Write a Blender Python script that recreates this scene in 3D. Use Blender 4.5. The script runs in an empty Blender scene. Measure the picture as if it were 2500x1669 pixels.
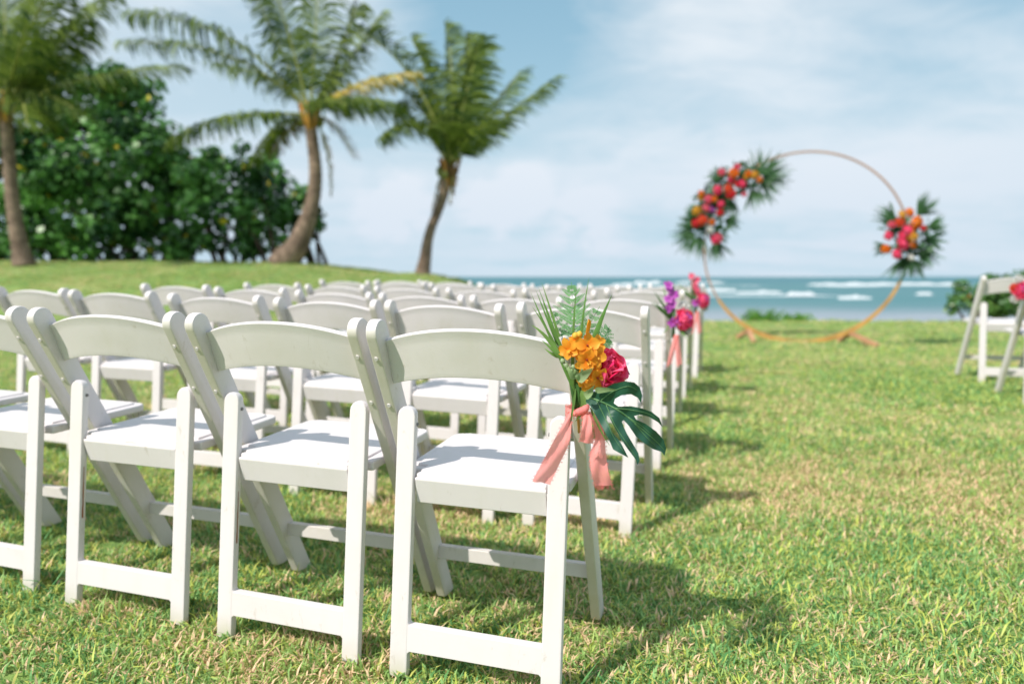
import bpy, bmesh, math, random
import numpy as np
from mathutils import Vector, Matrix, Euler, Quaternion
from mathutils import noise as mnoise
random.seed(7); rng = np.random.default_rng(7)
sc = bpy.context.scene
C = sc.collection
R = math.radians

# ------------------------------------------------------------------ camera, sky, sun, exposure
CAM_H, PITCH, FS = 0.884, 0.0954, 1667.0           # eye height, tilt down, focal length in pixels of the 2500 px wide photo
cd = bpy.data.cameras.new("camera"); cam = bpy.data.objects.new("camera", cd); C.objects.link(cam)
cam.location = (0, 0, CAM_H); cam.rotation_euler = (math.pi/2 - PITCH, 0, 0)
cd.sensor_width = 36; cd.lens = 36*FS/2500; cd.clip_start = 0.05; cd.clip_end = 20000
cd.dof.use_dof = True; cd.dof.focus_distance = 1.36; cd.dof.aperture_fstop = 1.9; cd.dof.aperture_blades = 0
sc.camera = cam
SUN_TO = Vector((-0.735, -0.62, 0)).normalized()
SUN_EL = R(47); SUN_TO = Vector((SUN_TO.x*math.cos(SUN_EL), SUN_TO.y*math.cos(SUN_EL), math.sin(SUN_EL)))
sd = bpy.data.lights.new("sun", 'SUN'); sun = bpy.data.objects.new("sun", sd); C.objects.link(sun)
sd.energy = 3.5; sd.angle = R(0.55); sd.color = (1.0, 0.94, 0.86)
sun.rotation_euler = SUN_TO.to_track_quat('Z', 'Y').to_euler()
world = bpy.data.worlds.new("World"); sc.world = world; world.use_nodes = True
sc.view_settings.view_transform = 'Standard'; sc.view_settings.look = 'None'
sc.view_settings.exposure = 0.62; sc.view_settings.gamma = 1.0; sc.view_settings.use_curve_mapping = False
sc.cycles.max_bounces = 8; sc.cycles.transparent_max_bounces = 12

class NT:
    """tiny node helper"""
    def __init__(s, nt): s.nt = nt; nt.nodes.clear()
    def n(s, t, **k):
        nd = s.nt.nodes.new(t)
        for a, v in k.items():
            if a.startswith('i_'): nd.inputs[a[2:].replace('_', ' ')].default_value = v
            else: setattr(nd, a, v)
        return nd
    def l(s, a, b): s.nt.links.new(a, b)
    def val(s, inp, v):
        if isinstance(v, (int, float)): inp.default_value = v
        elif isinstance(v, (tuple, list, Vector)): inp.default_value = (*v, 1) if len(v) == 3 and inp.type == 'RGBA' else v
        else: s.l(v, inp)
    def math(s, op, a, b=0.0, c=0.0, clamp=False):
        m = s.n('ShaderNodeMath', operation=op, use_clamp=clamp)
        s.val(m.inputs[0], a); s.val(m.inputs[1], b); s.val(m.inputs[2], c); return m.outputs[0]
    def vmath(s, op, a, b=(0, 0, 0)):
        m = s.n('ShaderNodeVectorMath', operation=op); s.val(m.inputs[0], a); s.val(m.inputs[1], b)
        return m.outputs['Value'] if op in ('DOT_PRODUCT', 'LENGTH', 'DISTANCE') else m.outputs[0]
    def mix(s, f, a, b, mode='MIX'):
        m = s.n('ShaderNodeMix', data_type='RGBA', blend_type=mode)
        s.val(m.inputs[0], f); s.val(m.inputs[6], a); s.val(m.inputs[7], b); return m.outputs[2]
    def noise(s, vec, scale, detail=3, rough=0.5, dist=0.0):
        m = s.n('ShaderNodeTexNoise'); s.val(m.inputs['Vector'], vec)
        m.inputs['Scale'].default_value = scale; m.inputs['Detail'].default_value = detail
        m.inputs['Roughness'].default_value = rough; m.inputs['Distortion'].default_value = dist
        return m.outputs['Fac']
    def ss(s, v, a, b):
        m = s.n('ShaderNodeMapRange', interpolation_type='SMOOTHSTEP'); s.val(m.inputs[0], v)
        m.inputs[1].default_value = a; m.inputs[2].default_value = b; return m.outputs[0]
    def scalev(s, v, sx, sy, sz): return s.vmath('MULTIPLY', v, (sx, sy, sz))

def px(u, v, Y):
    """point at depth Y seen at pixel (u, v) of the 2500 px wide photograph"""
    xc = (u-1250)/FS; yu = (834.5-v)/FS
    t = Y/(math.cos(PITCH)+yu*math.sin(PITCH))
    return Vector((xc*t, Y, CAM_H+t*(-math.sin(PITCH)+yu*math.cos(PITCH))))
def pd(u, v, Y): return px(u*1.0643, v*1.0643, Y)

def build_world():
    t = NT(world.node_tree)
    tc = t.n('ShaderNodeTexCoord').outputs['Generated']
    sky = t.n('ShaderNodeTexSky', sky_type='NISHITA', sun_disc=False, sun_elevation=SUN_EL,
              sun_rotation=math.atan2(SUN_TO.x, SUN_TO.y), altitude=0, air_density=1.0, dust_density=1.6, ozone_density=1.5)
    d = t.vmath('NORMALIZE', tc)
    sep = t.n('ShaderNodeSeparateXYZ'); t.l(d, sep.inputs[0]); z = sep.outputs[2]
    # flat cloud layer: project the direction on a plane above
    inv = t.math('DIVIDE', 1.0, t.math('ADD', t.math('MAXIMUM', z, 0.0), 0.16))
    v = t.n('ShaderNodeVectorMath', operation='SCALE'); t.l(d, v.inputs[0]); t.l(inv, v.inputs[3]); v = v.outputs[0]
    v = t.scalev(v, 1.0, 1.0, 0.0)
    a = t.noise(t.vmath('ADD', t.scalev(v, .55, 1.1, 1), (3.1, 1.7, 0)), .85, 5, .52, .25)
    b = t.noise(t.vmath('ADD', v, (9.1, 4.7, 0)), 3.6, 6, .62, .6)
    veil = t.ss(t.math('ADD', t.math('MULTIPLY', a, .76), t.math('MULTIPLY', b, .24)), .34, .60)
    low = t.ss(z, .42, .02)                                       # milky towards the horizon
    def blob(u, vv, r0, r1):
        q = (px(u, vv, 10)-cam.location).normalized()
        return t.ss(t.vmath('DISTANCE', d, tuple(q)), r1, r0)
    band = t.math('MAXIMUM', blob(2050, 200, .05, .5), t.math('MAXIMUM', blob(1650, 130, .02, .30), t.math('MAXIMUM', blob(420, 230, .02, .36), blob(780, 60, .02, .2))))
    cu_n = t.noise(t.scalev(d, 1, 1, 1.6), 9, 5, .6, .3)
    cum = t.math('MULTIPLY', t.math('MAXIMUM', t.math('MAXIMUM', blob(1270, 480, .0, .075), t.math('MAXIMUM', blob(1205, 515, .0, .08), blob(960, 505, .0, .09))),
                 blob(1430, 560, .0, .09)), t.ss(cu_n, .38, .56))
    blue = t.math('MAXIMUM', t.math('MULTIPLY', blob(1330, -90, .02, .26), .40), t.math('MULTIPLY', blob(2450, -150, .02, .28), .5))
    m = t.math('ADD', t.math('MULTIPLY', veil, .72), t.math('MULTIPLY', band, .34))
    m = t.math('ADD', m, t.math('MULTIPLY', low, .10))
    m = t.math('SUBTRACT', m, blue)
    m = t.math('ADD', t.math('MULTIPLY', m, .86), t.math('MULTIPLY', cum, .85), clamp=True)
    lowcol = t.mix(low, (6.6, 6.75, 6.95), (4.9, 5.5, 6.2))
    base = t.mix(low, t.mix(.75, sky.outputs[0], (2.1, 3.8, 4.8)), (3.3, 4.7, 5.5))
    col = t.mix(m, base, lowcol)
    bg = t.n('ShaderNodeBackground'); t.l(col, bg.inputs[0]); bg.inputs[1].default_value = 0.096
    out = t.n('ShaderNodeOutputWorld'); t.l(bg.outputs[0], out.inputs[0])
build_world()

# ------------------------------------------------------------------ helpers
def tag(o, label=None, cat=None, group=None, kind=None):
    if label: o['label'] = label
    if cat: o['category'] = cat
    if group: o['group'] = group
    if kind: o['kind'] = kind
    return o
def mesh_obj(name, verts, faces, m=None, parent=None, smooth=False, attrs=None):
    me = bpy.data.meshes.new(name); me.from_pydata([tuple(v) for v in verts], [], faces); me.update()
    return link(name, me, m, parent, smooth, attrs)
def link(name, me, m=None, parent=None, smooth=False, attrs=None):
    if m:
        for mm in (m if isinstance(m, (list, tuple)) else [m]): me.materials.append(mm)
    if smooth: me.polygons.foreach_set('use_smooth', [True]*len(me.polygons))
    if attrs:
        for k, v in attrs.items():
            a = me.attributes.new(k, 'FLOAT', 'POINT'); a.data.foreach_set('value', np.asarray(v, dtype=np.float32))
    o = bpy.data.objects.new(name, me); C.objects.link(o)
    if parent: o.parent = parent
    return o
def bm_obj(name, bm, m=None, parent=None, smooth=False):
    me = bpy.data.meshes.new(name); bm.to_mesh(me); bm.free()
    return link(name, me, m, parent, smooth)
def empty(name, loc=(0, 0, 0), rot=(0, 0, 0)):
    o = bpy.data.objects.new(name, None); C.objects.link(o); o.location = loc; o.rotation_euler = rot
    o.empty_display_size = .1; return o
def kids(o): return [c for c in bpy.data.objects if c.parent == o]
def copy_tree(o, childmap, parent=None):
    c = o.copy(); C.objects.link(c)
    if parent is not None: c.parent = parent
    for ch in childmap.get(o.name, []): copy_tree(ch, childmap, c)
    return c
def child_map():
    m = {}
    for o in bpy.data.objects:
        if o.parent: m.setdefault(o.parent.name, []).append(o)
    return m
class MB:
    def __init__(s): s.v = []; s.f = []; s.t = []
    def add(s, vs, fs, tint=0.5):
        n = len(s.v); s.v += [tuple(v) for v in vs]; s.f += [tuple(i+n for i in f) for f in fs]; s.t += [tint]*len(vs)
    def tube(s, pts, rad, sides=8, tint=.5, cap=True):
        pts = [Vector(p) for p in pts]; n = len(pts)
        rad = rad if isinstance(rad, (list, tuple)) else [rad]*n
        up = None; rings = []
        for i, p in enumerate(pts):
            d = (pts[min(i+1, n-1)]-pts[max(i-1, 0)]).normalized()
            if up is None: up = d.orthogonal().normalized()
            up = (up-d*up.dot(d)).normalized(); q = d.cross(up)
            rings += [p+(up*math.cos(a)+q*math.sin(a))*rad[i] for a in [2*math.pi*k/sides for k in range(sides)]]
        fs = [(i*sides+k, i*sides+(k+1) % sides, (i+1)*sides+(k+1) % sides, (i+1)*sides+k) for i in range(n-1) for k in range(sides)]
        if cap: fs += [tuple(reversed(range(sides))), tuple((n-1)*sides+k for k in range(sides))]
        s.add(rings, fs, tint)
    def build(s, name, m=None, parent=None, smooth=True):
        return mesh_obj(name, s.v, s.f, m, parent, smooth, {'tint': s.t})
def bez(ps, n=12):
    ps = [Vector(p) for p in ps]; out = []
    for i in range(n+1):
        t = i/n; q = list(ps)
        while len(q) > 1: q = [q[j].lerp(q[j+1], t) for j in range(len(q)-1)]
        out.append(q[0])
    return out
def spline(ps, n=8):
    """Catmull-Rom through the points"""
    ps = [Vector(p) for p in ps]; ps = [ps[0]*2-ps[1]]+ps+[ps[-1]*2-ps[-2]]; out = []
    for i in range(1, len(ps)-2):
        for k in range(n):
            t = k/n; a, b, c, d = ps[i-1:i+3]
            out.append(.5*((2*b)+(c-a)*t+(2*a-5*b+4*c-d)*t*t+(3*b-a-3*c+d)*t**3))
    out.append(ps[-2]); return out

def simple_mat(name, col, rough=.6, spec=.5, trans=0.0, tintcol=None, bump=0.0, bscale=40, noise=0.0, nscale=8, sheen=0, sss=0.0):
    """plain surface; optional second colour by the 'tint' attribute, noise mottling, translucency for thin leaves"""
    m = bpy.data.materials.new(name); m.use_nodes = True; t = NT(m.node_tree)
    tc = t.n('ShaderNodeTexCoord').outputs['Object']
    c = t.mix(0.0, col, col)
    if tintcol:
        at = t.n('ShaderNodeAttribute', attribute_name='tint').outputs['Fac']
        c = t.mix(at, col, tintcol)
    if noise:
        nz = t.noise(tc, nscale, 4, .6)
        c = t.mix(noise, c, t.mix(t.ss(nz, .3, .7), tuple(x*.45 for x in col), tuple(min(1, x*1.6) for x in col)))
    p = t.n('ShaderNodeBsdfPrincipled'); t.l(c, p.inputs['Base Color'])
    p.inputs['Roughness'].default_value = rough; p.inputs['Specular IOR Level'].default_value = spec
    if sss:
        p.inputs['Subsurface Weight'].default_value = sss; p.inputs['Subsurface Radius'].default_value = (.004, .002, .001); p.inputs['Subsurface Scale'].default_value = 1
    if bump:
        b = t.n('ShaderNodeBump'); b.inputs['Strength'].default_value = bump; b.inputs['Distance'].default_value = .01
        t.l(t.noise(tc, bscale, 4, .6), b.inputs['Height']); t.l(b.outputs[0], p.inputs['Normal'])
    out = t.n('ShaderNodeOutputMaterial'); s = p.outputs[0]
    if trans:
        tr = t.n('ShaderNodeBsdfTranslucent'); t.l(c, tr.inputs[0])
        mx = t.n('ShaderNodeMixShader'); mx.inputs[0].default_value = trans
        t.l(s, mx.inputs[1]); t.l(tr.outputs[0], mx.inputs[2]); s = mx.outputs[0]
    t.l(s, out.inputs[0]); return m

# ------------------------------------------------------------------ terrain
def sstep(a, b, x):
    t = np.clip((np.asarray(x, float)-a)/(b-a), 0, 1); return t*t*(3-2*t)
MX = [-40, -12, -5.9, -5.0, -4.0, -3.0, -2.2, -1.5, -1.0, -.4, .3, 40]
MH = [1.15, 1.15, 1.13, 1.11, .99, .87, .89, .76, .62, .34, 0.0, 0.0]
def edge_y(x): return 12.6+5.9*(1-sstep(-1.6, 1.4, x))+10*(1-sstep(-12, -3, x))
def gz(x, y):
    x = np.asarray(x, float); y = np.asarray(y, float)
    z = -.012*np.clip(x, -3, 0)+.04*sstep(2, 6, y)+.07*sstep(1.3, 3.3, x)*sstep(2, 4.5, y)*(1-.75*sstep(5.8, 8, y))
    m = np.interp(x, MX, MH)*sstep(7.6, 16.2, y)
    z = z+m-(2.9*sstep(0, 4.2, y-edge_y(x)))
    return z+.012*np.sin(x*1.7+y*.6)*np.sin(y*1.3)*sstep(1.5, 4, y)
def g(x, y): return float(gz(x, y))

def dry_nodes(t):
    """how dry the turf is at a world position: worn and sun-bleached patches"""
    pos = t.n('ShaderNodeNewGeometry').outputs['Position']
    a = t.noise(t.scalev(pos, 1, 1, 0), .75, 4, .62, .4)
    b = t.noise(t.scalev(pos, 1, 1, 0), 5.5, 3, .6)
    base = t.math('ADD', t.math('ADD', t.math('MULTIPLY', a, .48), .045), t.math('MULTIPLY', b, .40))
    spots = None
    for (x, y, r) in ((1.1, 2.75, .75), (1.75, 2.5, .7), (2.3, 2.3, .6), (-.35, 2.5, .45), (.3, 2.5, .4), (1.8, 2.0, .6), (-.5, 1.4, .35)):
        s_ = t.ss(t.vmath('DISTANCE', pos, (x, y, 0)), r, .1*r)
        spots = s_ if spots is None else t.math('MAXIMUM', spots, s_)
    return t.math('ADD', base, t.math('MULTIPLY', spots, .13)), b, pos
GREEN_A, GREEN_B, STRAW = (.14, .33, .10), (.40, .58, .20), (.90, .64, .42)
def lawn_material():
    m = bpy.data.materials.new("lawn_soil"); m.use_nodes = True; t = NT(m.node_tree)
    dry, b, pos = dry_nodes(t)
    fine = t.noise(pos, 60, 3, .7)
    c = t.mix(t.ss(dry, .44, .60), (.20, .33, .07), (.36, .39, .12))
    c = t.mix(t.ss(dry, .55, .70), c, (.55, .40, .24))
    c = t.mix(t.ss(fine, .35, .7), t.mix(.4, c, (.06, .09, .03)), c)
    sep = t.n('ShaderNodeSeparateXYZ'); t.l(pos, sep.inputs[0])
    c = t.mix(t.ss(sep.outputs[2], -.2, -.7), c, (.30, .26, .20))   # sandy bank below the turf
    p = t.n('ShaderNodeBsdfPrincipled'); t.l(c, p.inputs['Base Color']); p.inputs['Roughness'].default_value = .9
    bmp = t.n('ShaderNodeBump'); bmp.inputs['Strength'].default_value = .8; bmp.inputs['Distance'].default_value = .02
    t.l(fine, bmp.inputs['Height']); t.l(bmp.outputs[0], p.inputs['Normal'])
    o = t.n('ShaderNodeOutputMaterial'); t.l(p.outputs[0], o.inputs[0]); return m
def blade_material():
    m = bpy.data.materials.new("grass_blade"); m.use_nodes = True; t = NT(m.node_tree)
    dry, b, pos = dry_nodes(t)
    tint = t.n('ShaderNodeAttribute', attribute_name='tint').outputs['Fac']
    rnd = t.n('ShaderNodeObjectInfo').outputs['Random']
    k = t.math('ADD', t.ss(dry, .40, .64), t.math('MULTIPLY', t.math('SUBTRACT', rnd, .5), .5), clamp=True)
    rp = t.n('ShaderNodeValToRGB'); t.l(tint, rp.inputs[0]); rp.color_ramp.interpolation = 'LINEAR'
    e = rp.color_ramp.elements; e[0].position = 0; e[0].color = (.07, .22, .07, 1); e[1].position = .30; e[1].color = (.17, .40, .13, 1)
    for p_, c_ in ((.5, (.40, .64, .24, 1)), (.62, (.56, .66, .13, 1)), (.72, (.62, .62, .17, 1))): q_ = e.new(p_); q_.color = c_
    green = rp.outputs[0]
    green = t.mix(t.math('MULTIPLY', k, .45), green, (.60, .64, .14))
    straw_on = t.ss(t.math('ADD', tint, t.math('MULTIPLY', t.math('SUBTRACT', dry, .5), 2.4)), .745, .82)
    c = t.mix(straw_on, green, STRAW)
    root = t.n('ShaderNodeAttribute', attribute_name='along').outputs['Fac']
    c = t.mix(t.ss(root, .45, .0), c, t.mix(.5, c, (.42, .36, .15)))
    p = t.n('ShaderNodeBsdfPrincipled'); t.l(c, p.inputs['Base Color']); p.inputs['Roughness'].default_value = .5
    p.inputs['Specular IOR Level'].default_value = .35
    tr = t.n('ShaderNodeBsdfTranslucent'); t.l(c, tr.inputs[0])
    mx = t.n('ShaderNodeMixShader'); mx.inputs[0].default_value = .35; t.l(p.outputs[0], mx.inputs[1]); t.l(tr.outputs[0], mx.inputs[2])
    o = t.n('ShaderNodeOutputMaterial'); t.l(mx.outputs[0], o.inputs[0]); return m
M_LAWN, M_BLADE = lawn_material(), blade_material()

def build_terrain():
    xs = np.concatenate([np.linspace(-70, -16, 28), np.linspace(-15.5, 8, 160), np.linspace(8.5, 70, 40)])
    ys = np.concatenate([np.linspace(-40, -1, 20), np.linspace(-.5, 30, 190), np.linspace(31, 45, 8)])
    X, Y = np.meshgrid(xs, ys); Z = gz(X, Y)
    v = np.stack([X.ravel(), Y.ravel(), Z.ravel()], 1); nx = len(xs)
    f = [(j*nx+i, j*nx+i+1, (j+1)*nx+i+1, (j+1)*nx+i) for j in range(len(ys)-1) for i in range(nx-1)]
    o = mesh_obj('lawn', v, f, M_LAWN, smooth=True); tag(o, kind='structure')
build_terrain()

def tuft_mesh(seed, nbl, radius, lmin, lmax, wid):
    r = random.Random(seed); mb = MB(); along = []
    for i in range(nbl):
        a = r.random()*6.283; q = radius*math.sqrt(r.random()); bx, by = q*math.cos(a), q*math.sin(a)
        L = r.uniform(lmin, lmax); w = wid*r.uniform(.7, 1.3)*.5; az = r.random()*6.283
        lean = r.uniform(.25, 1.4); ca, sa = math.cos(az), math.sin(az)
        l2 = min(1.5, lean+r.uniform(.1, .8))
        mx_, mz = L*.5*math.sin(lean), L*.5*math.cos(lean)
        tx, tz = mx_+L*.5*math.sin(l2), mz+L*.5*math.cos(l2)
        tw = r.uniform(-.8, .8); wx, wy = -sa*math.cos(tw)-ca*math.sin(tw)*.5, ca*math.cos(tw)-sa*math.sin(tw)*.5
        vs = [(bx-wx*w*.7, by-wy*w*.7, -.004), (bx+wx*w*.7, by+wy*w*.7, -.004),
              (bx+ca*mx_+wx*w, by+sa*mx_+wy*w, mz), (bx+ca*mx_-wx*w, by+sa*mx_-wy*w, mz), (bx+ca*tx, by+sa*tx, max(tz, .002))]
        mb.add(vs, [(0, 1, 2, 3), (3, 2, 4)], r.random()); along += [0, 0, .6, .6, 1]
    me = bpy.data.meshes.new('grass_tuft'); me.from_pydata(mb.v, [], mb.f); me.materials.append(M_BLADE)
    for k, vals in (('tint', mb.t), ('along', along)):
        at = me.attributes.new(k, 'FLOAT', 'POINT'); at.data.foreach_set('value', vals)
    return me
def scatter_object(name, pts, rots, scales, meshes, kind='stuff'):
    """one object that lays tufts over the turf (geometry nodes)"""
    col = bpy.data.collections.new(name+'_tufts')
    for me in meshes:
        o = bpy.data.objects.new('grass_tuft', me); col.objects.link(o)
    me = bpy.data.meshes.new(name); me.vertices.add(len(pts)); me.vertices.foreach_set('co', np.asarray(pts, np.float32).ravel())
    a = me.attributes.new('rot', 'FLOAT_VECTOR', 'POINT'); a.data.foreach_set('vector', np.asarray(rots, np.float32).ravel())
    a = me.attributes.new('scl', 'FLOAT', 'POINT'); a.data.foreach_set('value', np.asarray(scales, np.float32))
    ob = bpy.data.objects.new(name, me); C.objects.link(ob)
    ng = bpy.data.node_groups.new(name, 'GeometryNodeTree')
    ng.interface.new_socket('Geometry', in_out='INPUT', socket_type='NodeSocketGeometry')
    ng.interface.new_socket('Geometry', in_out='OUTPUT', socket_type='NodeSocketGeometry')
    N = ng.nodes; L = ng.links
    gi, go = N.new('NodeGroupInput'), N.new('NodeGroupOutput')
    ci = N.new('GeometryNodeCollectionInfo'); ci.inputs['Collection'].default_value = col
    ci.inputs['Separate Children'].default_value = True; ci.inputs['Reset Children'].default_value = True
    iop = N.new('GeometryNodeInstanceOnPoints'); iop.inputs['Pick Instance'].default_value = True
    ar = N.new('GeometryNodeInputNamedAttribute'); ar.data_type = 'FLOAT_VECTOR'; ar.inputs['Name'].default_value = 'rot'
    asx = N.new('GeometryNodeInputNamedAttribute'); asx.data_type = 'FLOAT'; asx.inputs['Name'].default_value = 'scl'
    e2r = N.new('FunctionNodeEulerToRotation')
    L.new(gi.outputs[0], iop.inputs['Points']); L.new(ci.outputs[0], iop.inputs['Instance'])
    L.new(ar.outputs['Attribute'], e2r.inputs[0]); L.new(e2r.outputs[0], iop.inputs['Rotation'])
    L.new(asx.outputs['Attribute'], iop.inputs['Scale']); L.new(iop.outputs[0], go.inputs[0])
    md = ob.modifiers.new('scatter', 'NODES'); md.node_group = ng
    return tag(ob, kind=kind)
def build_grass():
    near = [tuft_mesh(i, 105, .075, .016, .042, .0046) for i in range(6)]
    near += [tuft_mesh(20+i, 26, .05, .04, .085, .0042) for i in range(1)]
    far = [tuft_mesh(40+i, 80, .14, .02, .042, .0085) for i in range(5)]
    def pts(y0, y1, dens, side0, k, xl=None):
        out = []
        area_w = 2*(k*y1+side0); n = int((y1-y0)*area_w*dens)
        y = rng.uniform(y0, y1, n); x = rng.uniform(-area_w/2, area_w/2, n)
        keep = np.abs(x) < k*y+side0
        x, y = x[keep], y[keep]
        if xl is not None: ok = x < xl; x, y = x[ok], y[ok]
        ok = y < edge_y(x)+.6; x, y = x[ok], y[ok]
        return np.stack([x, y, gz(x, y)], 1)
    def rots(p, tilt):
        n = len(p); return np.stack([rng.normal(0, tilt, n), rng.normal(0, tilt, n), rng.uniform(0, 6.283, n)], 1)
    p = pts(.35, 3.6, 360, 1.5, .85); s = rng.uniform(.7, 1.25, len(p))
    o = scatter_object('grass', p, rots(p, .06), s, near)
    tag(o, 'coarse green and straw coloured lawn grass in the foreground around the nearest chairs', 'grass')
    p = pts(3.6, 7.5, 120, 2.2, .9); p2 = pts(7.5, 19, 26, 2.5, .95)
    q = np.concatenate([p, p2]); s = np.concatenate([rng.uniform(.6, 1.0, len(p)), rng.uniform(.8, 1.35, len(p2))])
    o = scatter_object('grass', q, rots(q, .08), s, far)
    tag(o, 'mown lawn grass stretching from the rows of chairs up the mound and to the shore edge', 'grass')
build_grass()

# ------------------------------------------------------------------ sea
def sea_material():
    m = bpy.data.materials.new("sea_water"); m.use_nodes = True; t = NT(m.node_tree)
    pos = t.n('ShaderNodeNewGeometry').outputs['Position']
    sep = t.n('ShaderNodeSeparateXYZ'); t.l(pos, sep.inputs[0]); y = sep.outputs[1]
    n1 = t.noise(t.scalev(pos, .02, .07, 1), 1.0, 4, .6, .5)
    yn = t.math('MULTIPLY', y, t.math('ADD', .8, t.math('MULTIPLY', n1, .4)))
    c = t.mix(t.ss(yn, 34, 78), (.31, .33, .38), (.07, .185, .205))
    c = t.mix(t.ss(yn, 150, 420), c, (.055, .17, .20))
    c = t.mix(t.math('MULTIPLY', t.ss(n1, .45, .75), .5), c, (.08, .17, .23))
    foam = t.noise(t.scalev(pos, .05, .22, 1), 1.0, 5, .7, .8)
    fm = t.math('MULTIPLY', t.ss(foam, .60, .72), t.ss(y, 140, 30))
    c = t.mix(t.math('MULTIPLY', fm, .65), c, (.62, .62, .68))
    p = t.n('ShaderNodeBsdfPrincipled'); t.l(c, p.inputs['Base Color']); p.inputs['Roughness'].default_value = .55
    p.inputs['Specular IOR Level'].default_value = .22
    b = t.n('ShaderNodeBump'); b.inputs['Strength'].default_value = .5; b.inputs['Distance'].default_value = .4
    t.l(t.noise(t.scalev(pos, .35, 1.0, 1), 1.2, 5, .65), b.inputs['Height']); t.l(b.outputs[0], p.inputs['Normal'])
    o = t.n('ShaderNodeOutputMaterial'); t.l(p.outputs[0], o.inputs[0]); return m
def build_sea():
    ys = np.concatenate([np.linspace(12, 60, 60), np.geomspace(61, 9000, 130)])
    us = np.linspace(-1.9, 1.9, 160); X, Y = np.meshgrid(us, ys)
    X = X*(Y+20)
    Z = -2.0+(.10*np.sin(Y*.55+.12*X+2*np.sin(X*.07))+.06*np.sin(Y*.9-.2*X))*(1-sstep(120, 400, Y))
    Z += .28*np.sin(Y*.16+.5*np.sin(X*.03))**3*sstep(40, 90, Y)*(1-sstep(400, 900, Y))
    v = np.stack([X.ravel(), Y.ravel(), Z.ravel()], 1); nx = len(us)
    f = [(j*nx+i, j*nx+i+1, (j+1)*nx+i+1, (j+1)*nx+i) for j in range(len(ys)-1) for i in range(nx-1)]
    tag(mesh_obj('sea', v, f, sea_material(), smooth=True), kind='structure')
    # sea bed strip under the shallow water and below the lawn bank
    foam = simple_mat('surf_foam', (.52, .56, .59), .9, .2, bump=.6, bscale=1.5)
    surf = [  # u0,u1, v_top, v_base  in photo pixels; the words that tell it from the others
        (1985, 2340, 681, 698, 'long thin white surf line near the horizon behind the right of the ring arch'),
        (1650, 1762, 682, 692, 'faint far white breaker near the horizon left inside the ring arch'),
        (1706, 1800, 694, 714, 'white breaker crossed by the left side of the ring arch'),
        (1802, 1905, 701, 716, 'low white breaker in the middle of the broken surf line inside the ring arch'),
        (1925, 1982, 702, 720, 'short white breaker at the right end of the broken surf line inside the ring arch'),
        (2046, 2126, 711, 733, 'thick bright breaker nearest to shore inside the right of the ring arch'),
        (1990, 2030, 715, 729, 'small faint breaker just left of the thick bright breaker'),
        (2240, 2268, 705, 718, 'small patch of foam between the ring arch and the right hand shrub'),
        (1690, 2175, 694, 699, 'very long thin broken white line of surf behind the ring arch, midway to the horizon'),
        (1640, 2010, 716, 721, 'faint low foam line in front of the broken surf line inside the ring arch'),
        (1150, 1480, 687, 690, 'thin pale surf line far behind the chair backs left of the fern'),
        (1495, 1540, 681, 698, 'small white breaker on the sea behind the chair backs left of the purple flowers'),
        (1548, 1610, 679, 694, 'white breaker on the horizon just behind the nearest purple chair flowers')]
    for i, (u0, u1, vt, vb, lab) in enumerate(surf):
        horizon = 834.5-FS*math.tan(PITCH); dv = vb-horizon
        Y = (CAM_H+2.0)*FS/max(dv, 9)*1.0
        hgt = (vb-vt)/FS*Y; ex = .12*(u1-u0); x0, x1 = (u0-ex-1250)/FS*Y, (u1+ex-1250)/FS*Y
        r = random.Random(i); n = 60; mb = MB(); secs = 9; vs = []
        for a in range(n+1):
            s_ = a/n; x = x0+(x1-x0)*s_; env = min(1, min(s_, 1-s_)*6)**.8
            hh = hgt*env*(.80+.40*mnoise.noise(Vector((x*.5/hgt, i*7.3, 0)))+.22*mnoise.noise(Vector((x*3.2/hgt, i*7.3, 4)))); dd = hgt*1.9
            for b in range(secs):
                q = b/(secs-1); ang = math.pi*q
                jit = .16*hgt*mnoise.noise(Vector((x*3/hgt, q*5, i*3.1)))*env
                vs.append((x, Y+dd*(.5-q)*1.0+.2*jit, -2.08+max(-.06, .60*hh*math.sin(ang)**.9+.45*jit)))
        fs = [(a*secs+b, a*secs+b+1, (a+1)*secs+b+1, (a+1)*secs+b) for a in range(n) for b in range(secs-1)]
        mb.add(vs, fs); o = mb.build('breaking_wave', foam)
        tag(o, lab, 'wave', 'white breakers on the reef')
build_sea()

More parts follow.
